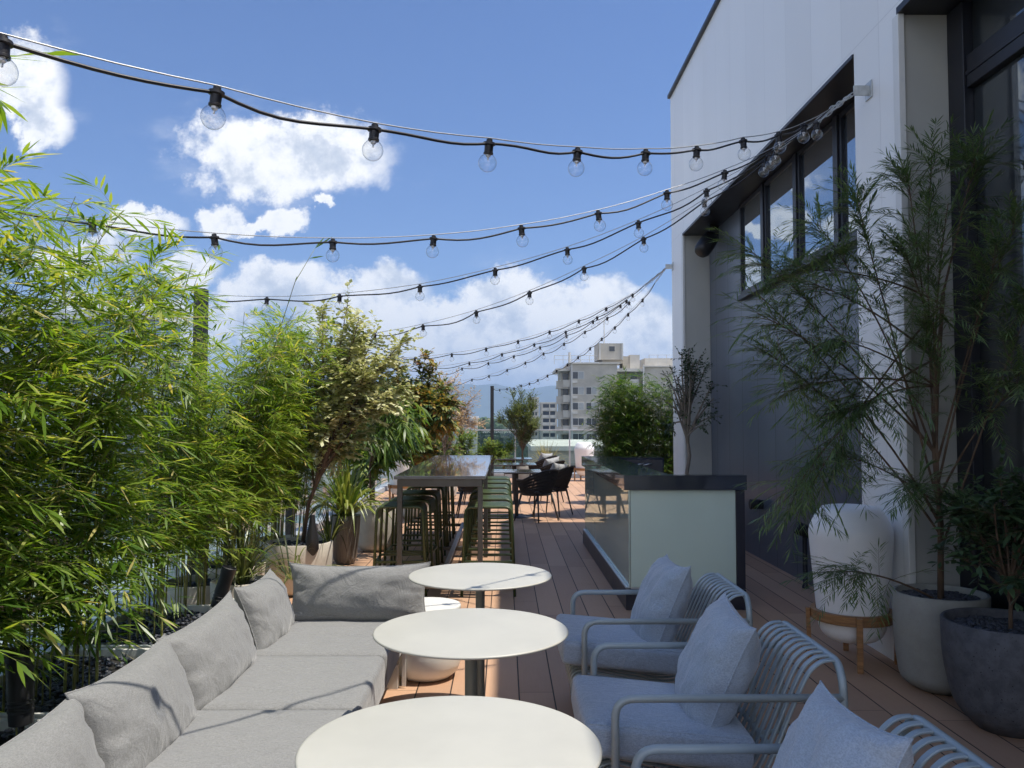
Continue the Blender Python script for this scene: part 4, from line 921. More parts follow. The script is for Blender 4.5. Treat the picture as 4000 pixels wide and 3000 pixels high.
pot('plant_pot', 'grey pot of the twisted trunk shrub by the white pillar', (2.40, 10.85, 0), pprof(sm([(.14, 0), (.2, .05), (.22, .5)])), M['concrete_pot'], .19, .46, peb=60, seed=10)
pot('plant_pot', 'grey pot of the tawny grass at the far balustrade', (1.05, 20.4, 0), pprof(sm([(.14, 0), (.22, .05), (.24, .40)])), M['concrete_pot'], .21, .36, peb=60, seed=12)
pot('plant_pot', 'dark pot of the dense bamboo past the white pillar', (2.3, 13.75, 0), pprof(sm([(.2, 0), (.3, .05), (.36, .5)])), M['dark_pot'], .33, .46, peb=60, seed=13)
pot('plant_pot', 'grey pot of the yellow green shrub beyond the counter', (2.3, 15.7, 0), pprof(sm([(.2, 0), (.28, .05), (.32, .48)])), M['concrete_pot'], .29, .44, peb=60, seed=14)
for i_, (y_, l_) in enumerate(((6.35, 'first round cream bamboo pot after the pebble troughs'), (7.1, 'second round cream bamboo pot after the pebble troughs'), (7.85, 'round cream bamboo pot behind the wide cream pot'), (8.6, 'last round cream bamboo pot behind the ribbed pot'))):
    pot('plant_pot', l_, (-2.30, y_, 0), pprof(sm([(.16, 0), (.24, .04), (.27, .34)])), M['cream_pot'], .24, .30, peb=90, seed=20 + i_)
cone = thing('cone_spotlight', 'black cone shaped spotlight standing in the wide cream pot', 'spotlight', (-1.70, 7.40, .42))
MB().lathe([(.02, -.06), (.06, 0), (.055, .10), (.03, .22), (.022, .30), (.0, .30)], 20).build('housing', M['black_matt'], cone, smooth=True, auto=50)

# ================================================================== strap plants
def strap_plant(seed, base, n, L, Wd, label, mat, spread=1.0, cat='plant', name='strap_plant', tone=.5, up=1.3, segs=7, droop=.55, group=None, rad=.06, grass=False):
    pl_ = Plant(seed); r = pl_.r; B = Vector(base); vs, ls, ss, rc = [], [], [], []; off = 0
    for i in range(n):
        a = r.uniform(0, 2 * PI); e = r.uniform(.45, 1.45) if not grass else r.uniform(.85, 1.5)
        d = Vector((math.cos(a) * math.cos(e) * spread, math.sin(a) * math.cos(e) * spread, math.sin(e) * up)).normalized(); l = L * r.uniform(.55, 1.1); w_ = Wd * r.uniform(.7, 1.15); dr = droop * r.uniform(.4, 1.5) * (1.5 - e * .6)
        p0 = B + Vector((math.cos(a), math.sin(a), 0)) * r.uniform(0, rad); side = d.cross(Vector((0, 0, 1))); side = side.normalized() if side.length > .02 else Vector((1, 0, 0)); side = (side + Vector((0, 0, r.uniform(-.5, .5)))).normalized()
        c = min(1, max(0, tone + r.uniform(-.4, .4)))
        for k_ in range(segs + 1):
            u = k_ / segs; p = p0 + d * l * u + Vector((0, 0, -dr * l * u ** 2.6)) ; hw = w_ / 2 * (min(1, .55 + u * 2.2) * (1 - u ** 3.2) + .02)
            vs += [tuple(p - side * hw), tuple(p + side * hw)]
            if k_ < segs: b = off + 2 * k_; ls += [b, b + 1, b + 3, b + 2]; ss.append(4); rc.append(c)
        off += 2 * (segs + 1)
    t = thing(name, label, cat, base, group=group)
    o = build_leaves('leaves', [(np.array(vs), np.array(ls), np.array(ss), np.array(rc))], M[mat], t); o.location = -B
    return t
strap_plant(301, (-1.735, 9.12, .5), 150, .92, .036, 'fountain of arching yellow green strap leaves in the ribbed pot', 'strap', .9)
strap_plant(302, (-1.93, 6.15, .36), 110, .72, .017, 'dark spiky strap leaved plant with pale edges behind the sofa corner', 'darkgrass', 1.0, tone=.55)
strap_plant(303, (-1.6, 6.3, .36), 26, .75, .012, 'thin arching dark leaves reaching over the end cushion', 'darkgrass', 1.6, tone=.6, up=.7)
strap_plant(304, (1.05, 20.4, .38), 240, .95, .012, 'feathery tawny ornamental grass at the far balustrade', 'dry_grass', .9, name='ornamental_grass', cat='grass', droop=.5, rad=.12)
strap_plant(305, (-1.62, 7.75, .44), 50, .5, .014, 'short dark grass tuft in the wide cream pot', 'darkgrass', 1.1, tone=.4)

# ================================================================== shrubs and small trees
def shrub(seed, base, name, label, cat, trunk, centre, rad, nlimb, ntwig, tw, leaf, leafmat, stemmat, bias=None, lumps=.35, tips=None, r0=.014, group=None, tone=.5, tvar=.3, wide=.4, inner=.35, sparse=0.0, twigmat=None, fan=2, imin=.45, lr=.55):
    """trunk: list of points; centre/rad: crown ellipsoid; tw=(len,droop,nleaves,spread); leaf=(L,W,droop)"""
    pl_ = Plant(seed); r = pl_.r
    T = [Vector(p) for p in trunk]; fork = T[-1]
    K = len(T); pl_.big.tube(T, [r0 * (1 - .35 * i / max(1, K - 1)) for i in range(K)], 8)
    C = Vector(centre); limbs = []
    off = Vector((seed * 1.7, seed * .3, seed * .9))
    def env(d): return 1 + lumps * 1.6 * mnoise.noise(d * 1.6 + off)
    targets = [Vector(t_) for t_ in (tips or [])]
    while len(targets) < nlimb:
        d = Vector((r.gauss(0, 1), r.gauss(0, 1), r.gauss(.25, 1))).normalized(); k_ = env(d) * r.uniform(.6, .98)
        targets.append(C + Vector((d.x * rad[0], d.y * rad[1], d.z * rad[2])) * k_)
    for tg in targets:
        i0 = r.uniform(imin, 1.0) * (K - 1); ki = min(K - 2, int(i0)); s0 = T[ki].lerp(T[ki + 1], i0 - ki) if K > 1 else fork
        if tg.z < s0.z + .1 and r.random() < .6: s0 = T[ki]
        mid = s0.lerp(tg, .5) + Vector((r.uniform(-.06, .06), r.uniform(-.06, .06), .10 * (tg - s0).length + .03))
        path = [s0 * (1 - u) ** 2 + mid * 2 * u * (1 - u) + tg * u * u for u in np.linspace(0, 1, 9)]
        pl_.big.tube(path, [r0 * lr * (1 - .8 * i / 8) + .0012 for i in range(9)], 5, caps=False); limbs.append(path)
    for i in range(ntwig):
        path = r.choice(limbs); u = inner + (1 - inner) * math.sqrt(r.random()); k_ = min(7, int(u * 8)); q = path[k_].lerp(path[k_ + 1], u * 8 - k_); ax = (path[k_ + 1] - path[k_]).normalized()
        d = (ax * r.uniform(.3, 1.0) + Vector((r.gauss(0, .7), r.gauss(0, .7), r.gauss(.12, .5)))).normalized()
        if bias: d = (d + Vector(bias)).normalized()
        lump = mnoise.noise(q * 3.1 + off)
        if lump < -.35 + sparse and r.random() < .6: continue
        pl_.twig(q, d, tw[0] * r.uniform(.6, 1.3), tw[1] * r.uniform(.3, 1.4), tw[2], leaf[0], leaf[1], tw[3], leaf[2], tone=tone + lump * .35 + r.uniform(-.08, .08), tvar=tvar, r=.0014, start=.12, fan=fan, flat=True if tw[4:] else None)
    return pl_.build(name, label, cat, base, M[leafmat], M[stemmat], M[twigmat or stemmat], group, wide=wide, stem='trunk', foliage='crown')

# needle leaved tree in the pale pot
tips = [(1.45, 4.75, 2.52), (1.42, 4.6, 2.15), (1.50, 4.9, 2.32), (1.62, 4.7, 1.72), (1.60, 4.6, 1.15), (1.66, 4.75, 1.02), (1.86, 4.6, .72), (2.02, 4.7, 2.85), (1.86, 4.85, 2.72), (2.35, 4.75, 3.0), (2.55, 4.85, 3.12), (2.66, 4.6, 3.02), (2.75, 4.4, 2.6), (2.78, 4.3, 2.2),
        (2.2, 4.5, 2.5), (1.8, 4.5, 2.0), (2.1, 4.4, 1.75), (2.3, 4.4, 2.2), (2.7, 4.2, 1.8), (1.75, 4.9, 2.45), (2.0, 4.9, 1.35), (1.7, 4.5, 2.3), (2.45, 4.5, 2.75), (1.55, 4.85, 1.95), (2.25, 4.5, 1.2), (1.9, 4.6, 1.6), (2.6, 4.3, 2.45)]
shrub(11, (2.53, 4.83, .54), 'needle_leaf_tree', 'airy tree of drooping needle leaves in the pale concrete pot, before the white pillar', 'tree', [(2.53, 4.83, .50), (2.525, 4.80, .95), (2.50, 4.80, 1.35), (2.52, 4.80, 1.75), (2.56, 4.78, 2.3)], (2.2, 4.6, 2.1), (.6, .3, .8), 27, 1250, (.26, .30, 22, .60, 1), (.076, .0066, .16), 'needle', 'bark', bias=(-.35, -.15, .08), tips=tips, r0=.019, imin=.1, lr=.34, lumps=.3, tone=.45, tvar=.3, inner=.42, fan=3)
shrub(12, (2.56, 4.22, .5), 'leafy_shrub', 'dark broad leaved shrub in the speckled stone pot', 'shrub', [(2.56, 4.22, .46), (2.555, 4.20, .62), (2.56, 4.2, .74)], (2.55, 4.15, .98), (.36, .32, .34), 30, 560, (.15, .1, 7, .8), (.062, .024, .25), 'dark_leaf', 'bark', r0=.012, tone=.45, wide=.5)
# plants of the left row
shrub(21, (-1.86, 7.7, .42), 'variegated_shrub', 'pale variegated shrub with bent brown stems after the bamboo', 'shrub', [(-1.86, 7.7, .40), (-1.80, 7.68, .8), (-1.68, 7.7, 1.1), (-1.55, 7.75, 1.5)], (-1.42, 7.95, 1.85), (.50, .5, .72), 40, 1500, (.18, .1, 8, .85), (.056, .036, .2), 'pale_leaf', 'bark', r0=.02, tips=[(-1.72, 7.8, 2.62), (-1.5, 7.9, 2.68), (-1.22, 8, 2.45), (-.95, 8.0, 2.35), (-1.85, 7.7, 2.2), (-1.1, 8, 2.2), (-1.9, 8, 1.7), (-1.1, 8.1, 1.7)], tone=.66, tvar=.34, wide=.5, inner=.12)
shrub(22, (-1.60, 10.0, .5), 'lance_leaf_plant', 'plant with long hanging lance leaves behind the strap leaves', 'plant', [(-1.60, 10.0, .46), (-1.6, 9.9, 1.0), (-1.55, 9.8, 1.5)], (-1.45, 9.6, 1.62), (.45, .4, .42), 20, 90, (.16, .5, 6, .7), (.20, .032, .6), 'green_leaf', 'bark', r0=.013, tone=.6, wide=.4)
shrub(23, (-1.45, 13.4, .38), 'rusty_shrub', 'dense shrub with green and rust coloured leaves in the left row', 'shrub', [(-1.45, 13.4, .38), (-1.42, 13.3, .9), (-1.38, 13.2, 1.4)], (-1.38, 13.1, 1.68), (.72, .5, .92), 40, 1700, (.18, .15, 8, .8), (.10, .045, .3), 'rust_leaf', 'bark', r0=.022, tone=.40, tvar=.42, wide=.5, inner=.15, tips=[(-.95, 13.2, 2.1), (-1.75, 13.2, 2.5)])
shrub(24, (-1.2, 16.6, .42), 'dry_pink_shrub', 'wispy dry pinkish shrub left of the far post', 'shrub', [(-1.2, 16.6, .42), (-1.2, 16.6, .9), (-1.15, 16.6, 1.3)], (-1.15, 16.6, 1.75), (.50, .4, .78), 27, 1250, (.22, .0, 7, .8), (.05, .022, .2), 'pink_leaf', 'bark_grey', r0=.014, tone=.5, sparse=.2, tips=[(-.6, 16.6, 2.05), (-.5, 16.6, 1.5), (-1.4, 16.6, 2.6)])
shrub(25, (-1.55, 15.0, .1), 'olive_shrub', 'yellow green airy shrub between the rusty shrub and the dry shrub', 'shrub', [(-1.55, 15, .1), (-1.55, 15, .9), (-1.5, 15, 1.5)], (-1.45, 15, 1.75), (.42, .4, .75), 28, 850, (.2, .1, 7, .8), (.07, .022, .2), 'yellow_leaf', 'bark', r0=.015, tone=.5, tvar=.4)
shrub(26, (-1.85, 11.6, .1), 'lobed_shrub', 'green shrub with broad lobed leaves between the ribbed pot and the rusty shrub', 'shrub', [(-1.85, 11.6, .1), (-1.82, 11.5, .8), (-1.75, 11.4, 1.3)], (-1.7, 11.3, 1.45), (.55, .4, .75), 30, 900, (.17, .15, 7, .8), (.10, .045, .35), 'green_leaf', 'bark', r0=.016, tone=.55, tvar=.4, wide=.5, inner=.15)
for i, (x, y, z, rx, rz_, l) in enumerate([(-1.35, 19.6, .85, .38, .35, 'small green shrub at the left of the far balustrade row'), (-.95, 20.3, .95, .33, .42, 'bright green shrub rising highest left of the far post'), (-.35, 20.2, .78, .30, .28, 'low green shrub at the foot of the far post'), (-1.95, 18.6, .9, .35, .5, 'green shrub behind the left egg lamp'), (.0, 20.4, .72, .26, .26, 'low green shrub just right of the far post')]):
    shrub(30 + i, (x, y, .1), 'green_shrub', l, 'shrub', [(x, y, .0), (x, y, z - .4), (x, y, z - .1)], (x, y, z), (rx, .3, rz_), 24, 520, (.13, .05, 7, .8), (.055, .028, .2), 'green_leaf', 'bark', r0=.01, tone=.72, tvar=.3, wide=.5, group='green shrubs before the far balustrade')
shrub(41, (.45, 20.6, .42), 'upright_tree', 'small upright tree with dark stems centred before the far balustrade', 'tree', [(.45, 20.6, .42), (.45, 20.6, .8), (.42, 20.6, 1.1)], (.42, 20.6, 1.62), (.50, .45, .66), 34, 1300, (.2, .0, 9, .6), (.05, .018, .15), 'olive_leaf', 'bark', bias=(0, 0, .35), r0=.02, tone=.55, tvar=.35, tips=[(.2, 20.6, 2.2), (.7, 20.6, 2.15), (.42, 20.6, 2.25)])
bamboo(50, (2.3, 13.7, .45), (.66, .25), 84, 1.86, 'dense dark green bamboo beyond the counter beside the white pillar', (-.05, -.05), leafL=.115, leafW=.0125, group='bamboo right of the far deck', tone=.18, dens=1.6, tstart=.05, mat='deep_bamboo')
bamboo(51, (2.02, 14.2, .45), (.2, .2), 12, 1.95, 'lighter bamboo plume left of the dense dark bamboo', (-.12, -.1), leafL=.15, leafW=.013, group='bamboo right of the far deck', tone=.45, dens=1.2, tstart=.1, mat='deep_bamboo')
shrub(52, (2.3, 15.7, .44), 'yellow_green_shrub', 'yellow green shrub with cream leaves beyond the counter', 'shrub', [(2.3, 15.7, .44), (2.3, 15.7, .8), (2.3, 15.7, 1.1)], (2.3, 15.7, 1.35), (.42, .4, .75), 30, 1100, (.17, .05, 8, .8), (.06, .026, .2), 'yellow_leaf', 'bark', r0=.016, tone=.42, tvar=.42)
shrub(53, (2.35, 17.3, .1), 'dark_shrub', 'dark shrub with pale tips behind the white egg lamp', 'shrub', [(2.35, 17.3, .1), (2.35, 17.3, .6)], (2.35, 17.3, 1.05), (.34, .3, .42), 22, 600, (.15, .05, 7, .8), (.06, .026, .2), 'dark_leaf', 'bark', r0=.012, tone=.5, tvar=.4)
shrub(54, (2.40, 10.85, .46), 'twisted_shrub', 'sparse shrub on a thick twisted trunk in front of the white pillar', 'shrub', [(2.40, 10.85, .44), (2.44, 10.85, .65), (2.38, 10.84, .85), (2.42, 10.83, 1.1), (2.38, 10.8, 1.35), (2.33, 10.8, 1.6)], (2.40, 10.75, 1.95), (.34, .25, .48), 22, 340, (.14, .1, 7, .9), (.04, .022, .2), 'dark_leaf', 'bark_grey', r0=.030, tone=.3, sparse=.15, wide=.5, inner=.2, imin=.72, tips=[(2.12, 10.7, 2.12), (2.66, 10.9, 2.25), (2.3, 10.7, 2.42), (2.58, 10.8, 2.42), (2.74, 10.8, 1.85), (2.08, 10.7, 1.8), (2.5, 10.7, 2.3), (2.15, 10.8, 1.5), (2.68, 10.7, 1.6), (2.4, 10.7, 2.5)])

# ================================================================== CITY
def city_mat(name, col, wcol, sx, sz, wx, wz, off=0.0, rough=.8):
    """plaster with rows of dark window openings, for blocks far below"""
    m, k, out = new_mat(name)
    tc = k.n('ShaderNodeTexCoord').outputs['Object']; s = k.n('ShaderNodeSeparateXYZ', Vector=tc)
    h = k.m('ADD', s.outputs[0], s.outputs[1])
    fx = k.m('FRACT', k.m('DIVIDE', k.m('ADD', h, 5000.0), sx)); fz = k.m('FRACT', k.m('DIVIDE', k.m('ADD', s.outputs[2], 500.0 + off), sz))
    win = k.m('MULTIPLY', k.m('LESS_THAN', k.m('ABSOLUTE', k.m('SUBTRACT', fx, .5)), wx), k.m('LESS_THAN', k.m('ABSOLUTE', k.m('SUBTRACT', fz, .5)), wz))
    nz = k.n('ShaderNodeTexNoise', Vector=tc, Scale=.4, Detail=5.0).outputs[0]
    c = k.mix(k.smooth(nz, .3, .75), col, tuple(v * .8 for v in col)); c = k.mix(win, c, wcol)
    b = k.n('ShaderNodeBsdfPrincipled', Base_Color=c, Roughness=rough); k.set(out.inputs[0], b); return m
M['beige'] = basic('beige_concrete_wall', (.46, .42, .355), .85, var=.12, vscale=.5)
M['beige_light'] = basic('pale_concrete_parapet', (.56, .53, .47), .85, var=.1, vscale=.5)
M['pipe'] = basic('white_downpipe', (.55, .53, .49), .6, var=.05)
M['dark_win'] = basic('dark_window', (.03, .035, .045), .15, var=.2)
M['curtain'] = basic('curtained_window', (.32, .33, .33), .3, var=.1)
ab = thing('apartment_building', 'beige apartment block with balconies and rooftop stair house left of the white pillar', 'building', (20, 155, -28))
Y0 = 150.0; px = lambda p: (p - 1970) * Y0 / 3235; pz = lambda y: 1.55 + (1645 - y) * Y0 / 3235
XL = px(2230)
wb(MB().box(XL, px(2412), Y0, Y0 + 14, -28, pz(1421)), 'wall', M['beige'], ab)
wb(MB().box(px(2412) + .01, px(2520), Y0 + 3, Y0 + 14, -28, pz(1440)), 'wall', M['beige'], ab)
wb(MB().box(px(2520) + .01, px(2760), Y0 + .5, Y0 + 14, -28, pz(1432)), 'wall', M['beige'], ab)
wb(MB().box(XL - 1.5, XL - .02, Y0 + 4, Y0 + 13, -28, pz(1440)), 'wall', M['beige'], ab)
wb(MB().box(XL - .4, px(2412) + .5, Y0 - .4, Y0 + 14.4, pz(1421), pz(1421) + .25), 'roof_slab', M['beige_light'], ab)
wb(MB().box(px(2412) - .3, px(2522), Y0 + .4, Y0 + 14.2, pz(1450), pz(1438)), 'roof_slab', M['beige_light'], ab)
wb(MB().box(px(2520), px(2770), Y0 + .1, Y0 + 14.3, pz(1432), pz(1428)), 'roof_slab', M['beige_light'], ab)
wb(MB().box(XL - 2.6, XL - .05, Y0 + 1.0, Y0 + 13, pz(1447), pz(1437)), 'roof_slab', M['beige_light'], ab)
wb(MB().box(px(2341), px(2441), Y0 + 1.5, Y0 + 8, pz(1402), pz(1337)), 'stair_house', M['beige'], ab)
wb(MB().box(px(2360), px(2441), Y0 + 2.3, Y0 + 8, pz(1421) + .26, pz(1402) - .01), 'stair_house', M['beige'], ab)
wb(MB().box(px(2445), px(2473), Y0 + 3.5, Y0 + 8, pz(1438), pz(1385)), 'stair_house', M['beige'], ab)
wb(MB().box(px(2473), px(2512), Y0 + 3.2, Y0 + 8, pz(1438), pz(1380)), 'stair_house', M['beige_light'], ab)
wb(MB().box(px(2535), px(2760), Y0 + 4.0, Y0 + 12, pz(1428), pz(1392)), 'stair_house', M['beige_light'], ab)
for xx in (px(2345), px(2434)): wb(MB().box(xx, xx + .3, Y0 + 1.3, Y0 + 1.49, pz(1402), pz(1337)), 'downpipe', M['pipe'], ab)
for xx in (XL + .05, px(2512)): wb(MB().box(xx, xx + .28, Y0 - .2, Y0 - .01, -28, pz(1423)), 'downpipe', M['pipe'], ab)
def awin(xc, yc, w_=2.2, h_=1.45, y=Y0):
    f = wb(MB().box(px(xc) - w_ / 2, px(xc) + w_ / 2, y - .08, y - .01, pz(yc) - h_ / 2, pz(yc) + h_ / 2), 'window', M['pipe'], ab)
    MB().box(px(xc) - w_ / 2 + .12, px(xc) - .05, y - .10, y - .081, pz(yc) - h_ / 2 + .12, pz(yc) + h_ / 2 - .12).build('pane', M['dark_win'], f)
    MB().box(px(xc) + .05, px(xc) + w_ / 2 - .12, y - .10, y - .081, pz(yc) - h_ / 2 + .12, pz(yc) + h_ / 2 - .12).build('pane', M['dark_win'] if (int(yc) % 2) else M['curtain'], f)
for j in range(8):
    yc = 1466 + 60.4 * j; awin(2259, yc)
    if j: awin(2311, yc, 2.1)
    wb(MB().box(px(2412) + 1, px(2500), Y0 + 1.0, Y0 + 1.2, pz(yc + 40), pz(yc + 14)), 'balcony', M['beige_light'], ab)
    wb(MB().box(px(2412) + .6, px(2510), Y0 + 1.0, Y0 + 2.99, pz(yc + 42), pz(yc + 40)), 'balcony_floor', M['beige_light'], ab)
    wb(MB().box(px(2430), px(2455), Y0 + 2.9, Y0 + 2.98, pz(yc + 38), pz(yc - 6)), 'balcony_door', M['dark_win'], ab)
    wb(MB().box(px(2475), px(2500), Y0 + 2.9, Y0 + 2.98, pz(yc + 38), pz(yc - 6)), 'balcony_door', M['dark_win'], ab)
    wb(MB().box(px(2236), px(2236) + .9, Y0 - .32, Y0 - .01, pz(yc + 30), pz(yc + 20)), 'air_conditioner', M['pipe'], ab)
    # corner balconies on the left
    wb(MB().box(px(2202), XL - .03, Y0 + 1.4, Y0 + 1.6, pz(yc + 44), pz(yc + 16)), 'balcony', M['beige_light'], ab)
    wb(MB().box(px(2176), px(2202) - .02, Y0 + 1.9, Y0 + 2.1, pz(yc + 46), pz(yc + 20)), 'balcony', M['beige'], ab)
    wb(MB().box(px(2176), XL - .04, Y0 + 1.62, Y0 + 3.99, pz(yc + 46) - .2, pz(yc + 46)), 'balcony_floor', M['beige'], ab)
    wb(MB().box(px(2204), px(2226), Y0 + 3.9, Y0 + 3.98, pz(yc + 14), pz(yc - 12)), 'balcony_door', M['dark_win'], ab)
f = wb(MB().box(px(2384), px(2408), Y0 + 1.40, Y0 + 1.49, pz(1370), pz(1348)), 'window', M['pipe'], ab)
MB().box(px(2385), px(2407), Y0 + 1.36, Y0 + 1.399, pz(1369), pz(1349)).build('pane', M['dark_win'], f)
rl = MB()
for xx in np.arange(XL - 3, px(2335), 1.6): rl.box(xx, xx + .07, Y0 + .3, Y0 + .37, pz(1421), pz(1421) + 1.5)
rl.box(XL - 3, px(2335), Y0 + .3, Y0 + .37, pz(1421) + 1.5, pz(1421) + 1.57).box(XL - 3, px(2335), Y0 + .3, Y0 + .37, pz(1421) + .75, pz(1421) + .8)
wb(rl, 'roof_railing', M['pipe'], ab)
rl = MB()
for xx in np.arange(px(2540), px(2700), 1.6): rl.box(xx, xx + .07, Y0 + .8, Y0 + .87, pz(1428), pz(1384))
rl.box(px(2540), px(2700), Y0 + .8, Y0 + .87, pz(1385), pz(1384)); wb(rl, 'roof_railing', M['pipe'], ab)
wb(MB().tube([(px(2372), Y0 + 4, pz(1337)), (px(2372), Y0 + 4, pz(1240))], .09, 6), 'antenna', M['pipe'], ab)
wb(MB().tube([(px(2230), Y0 + 3, pz(1421)), (px(2230), Y0 + 3, pz(1370))], .22, 8), 'antenna', M['pipe'], ab)

def block(label, x0, x1, y, d, zt, wall, wcol, name='apartment_building', cat='building', floor=2.9, group=None):
    t = thing(name, label, cat, ((x0 + x1) / 2, y, -28), group=group)
    wb(MB().box(x0, x1, y, y + d, -28, zt), 'wall', wall, t)
    wb(MB().box(x0 - .2, x1 + .2, y - .2, y + d + .2, zt, zt + .5), 'roof', M['beige_light'], t)
    n = int((zt + 10) / floor)
    for i in range(n):
        z = zt - floor * (i + 1); wb(MB().box(x0 + .5, x1 - .5, y - 1.0, y - .01, z, z + 1.15), 'balcony', M['beige_light'], t)
        wb(MB().box(x0 + .8, x1 - .8, y - .12, y - .02, z + 1.2, z + floor - .3), 'window', wcol, t)
    for q in (x0 + .2, (x0 + x1) / 2, x1 - .5): wb(MB().box(q, q + .4, y - 1.2, y - 1.01, -28, zt - .02), 'column', M['beige'], t)
    return t
block('distant apartment block with stacked balconies between the far tree and the beige block', 14.6, 21.0, 330, 14, 8.6, M['beige'], M['dark_win'])
block('taller narrow distant block just behind the stacked balconies block', 11.0, 15.0, 360, 12, 11.5, M['beige_light'], M['dark_win'])
wr = thing('white_roofed_hall', 'long low white roofed hall in front of the wooded rise', 'building', (-22, 400, -28))
wb(MB().box(-30, -13.2, 400, 412, -28, 2.6), 'wall', M['beige_light'], wr); M['whiteroof'] = basic('white_roof', (.8, .8, .78), .5)
wb(MB().box(-30.5, -12.8, 399.5, 412.5, 2.61, 4.0), 'roof', M['whiteroof'], wr)
wb(MB().box(-29, -14.2, 399.8, 399.99, .2, 1.8), 'window_band', M['dark_win'], wr)
walls = [city_mat('plaster_block_' + n_, c, (.05, .06, .07), 3.2, 3.0, .28, .24) for n_, c in (('grey', (.34, .33, .31)), ('cream', (.42, .39, .33)), ('brown', (.22, .18, .15)), ('white', (.55, .54, .52)), ('slate', (.20, .22, .25)))]
roofs = [basic('roof_' + n_, c, .8, var=.2, vscale=.5) for n_, c in (('blue', (.12, .17, .25)), ('grey', (.26, .26, .26)), ('red', (.22, .10, .07)), ('green', (.10, .25, .20)))]
rc = random.Random(9); cnt = 0
cols_ = ['grey', 'cream', 'brown', 'white', 'slate']; rcol = ['blue', 'grey', 'red', 'green']
for i in range(90):
    y = 55 * (1.035 ** i) * rc.uniform(.9, 1.1); x = rc.uniform(-.62, .24) * y
    if -.02 * y < x < .30 * y and y < 175 and abs(x - 20) < 16 and y > 120: continue
    wdt = rc.uniform(8, 20); dp = rc.uniform(8, 16); zt = min(-2.5, rc.uniform(-20, -4 - 300 / y)) if x > -.35 * y else rc.uniform(-14, 2)
    wi, ri = rc.randrange(5), rc.randrange(4)
    sz_ = 'broad' if wdt > 15 else 'narrow' if wdt < 11 else 'mid sized'; wh_ = 'close by' if y < 110 else 'farther off' if y < 260 else 'far off'; sd_ = 'to the left' if x < -.25 * y else 'right of the far post' if x > 0 else 'left of the far post'
    t = thing('city_building', f'{sz_} {cols_[wi]} walled building with {rcol[ri]} roof, {wh_} {sd_}', 'building', (x, y, -28), group='city buildings below the terrace')
    wb(MB().box(x - wdt / 2, x + wdt / 2, y, y + dp, -28, zt), 'wall', walls[wi], t)
    if rc.random() < .5: wb(MB().box(x - wdt / 2 - .3, x + wdt / 2 + .3, y - .3, y + dp + .3, zt, zt + .4), 'roof', roofs[ri], t)
    else:
        m_ = MB(); a, b = x - wdt / 2 - .5, x + wdt / 2 + .5; c, d = y - .5, y + dp + .5
        m_.add([(a, c, zt), (b, c, zt), (b, d, zt), (a, d, zt), (a + 1, (c + d) / 2, zt + 2.2), (b - 1, (c + d) / 2, zt + 2.2)], [(0, 1, 5, 4), (2, 3, 4, 5), (1, 2, 5), (3, 0, 4), (3, 2, 1, 0)]); wb(m_, 'roof', roofs[ri], t)
from collections import defaultdict
dd = defaultdict(list)
for o in bpy.data.objects:
    if o.get('group') == 'city buildings below the terrace' and o.parent is None: dd[o['label']].append(o)
for l_, os_ in dd.items():
    if len(os_) > 1:
        for j, o in enumerate(sorted(os_, key=lambda o: o.location.x / o.location.y)): o['label'] = l_ + ', ' + ['leftmost', 'second', 'third', 'fourth', 'fifth', 'sixth'][min(j, 5)]
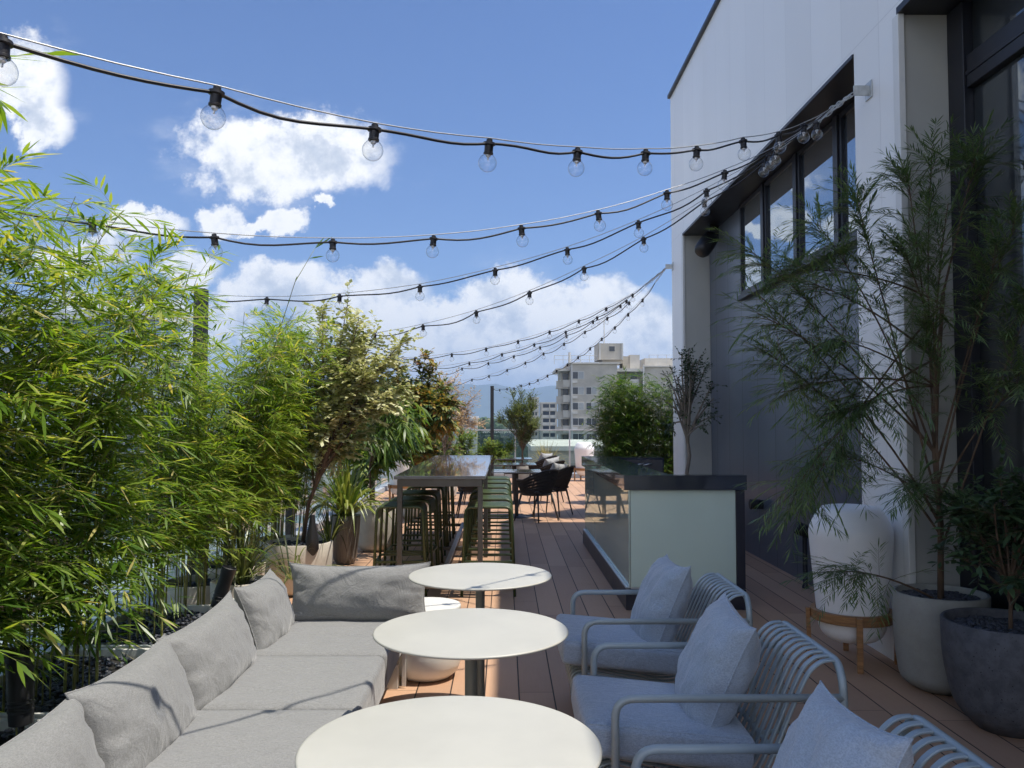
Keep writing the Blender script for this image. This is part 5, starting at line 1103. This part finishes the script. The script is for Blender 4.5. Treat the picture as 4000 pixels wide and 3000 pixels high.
# glass office tower seen through the bamboo
M['tower_glass'] = mirror_glass('blue_tower_glass', (.03, .06, .11), .30, (.65, .78, .95))
M['fin'] = basic('white_tower_fin', (.60, .62, .65), .5)
ot = thing('office_tower', 'blue glass office block with white horizontal fins seen through the bamboo at left', 'building', (-26, 52, -28))
wb(MB().box(-34, -18.6, 45, 47.5, -28, 7.0), 'glass_wall', M['tower_glass'], ot)
for z in np.arange(-11, 7.2, .9): wb(MB().box(-34.1, -18.45, 44.7, 47.6, z, z + .13), 'fin', M['fin'], ot)
for x in np.arange(-33.8, -18.5, 1.9): wb(MB().box(x, x + .08, 44.85, 44.99, -28, 7.0), 'mullion', M['fin'], ot)
wb(MB().box(-34.2, -18.4, 44.6, 47.8, 7.04, 7.5), 'roof', M['fin'], ot)
M['brown_louvre'] = basic('rust_brown_louvre', (.20, .07, .045), .6, var=.2)
bl_ = thing('louvre_screen', 'rust brown slatted screen on the neighbouring roof at the far left', 'screen', (-6.3, 9.6, -3.2))
for i in range(15): wb(MB().box(-8.6, -4.9, 9.6, 9.66, -2.7 + i * .23, -2.54 + i * .23), 'slat', M['brown_louvre'], bl_)
for x in (-8.6, -6.8, -4.98): wb(MB().box(x, x + .08, 9.67, 9.75, -3.2, .8), 'post', M['brown_louvre'], bl_)
nr = thing('neighbour_roof', 'pale flat roof of the building next door on the left', 'building', (-12, 12, -28))
wb(MB().box(-22, -3.9, -2, 34, -28, -3.4), 'wall', M['slab'], nr); wb(MB().box(-22.2, -3.7, -2.2, 34.2, -3.4, -3.2), 'roof', M['coping'], nr)
fr_ = thing('rooftop_plant_room', 'grey concrete roof building just past the far balustrade', 'building', (4, 34, -28))
wb(MB().box(1.2, 9, 31, 42, -28, .45), 'wall', M['beige'], fr_); wb(MB().box(1.0, 9.2, 30.8, 42.2, .45, .62), 'roof', M['beige_light'], fr_)
wb(MB().box(1.6, 4.2, 30.9, 30.99, -1.2, -.1), 'window', M['dark_win'], fr_)

# ================================================================== HAZE
hz_ = MB().box(-9500, 9500, -2100, 12500, -30, 420)
mh = bpy.data.materials.new('haze_air'); mh.use_nodes = True; mh.node_tree.nodes.clear(); k = NT(mh.node_tree)
ho = mh.node_tree.nodes.new('ShaderNodeOutputMaterial'); pv_ = k.n('ShaderNodeVolumePrincipled', Color=(.50, .70, 1.0), Density=.00026, Anisotropy=.1)
k.set(ho.inputs['Volume'], pv_.outputs[0])
tag(hz_.build('haze', mh), kind='stuff', label='pale blue haze in the air over the city and mountains', cat='haze')
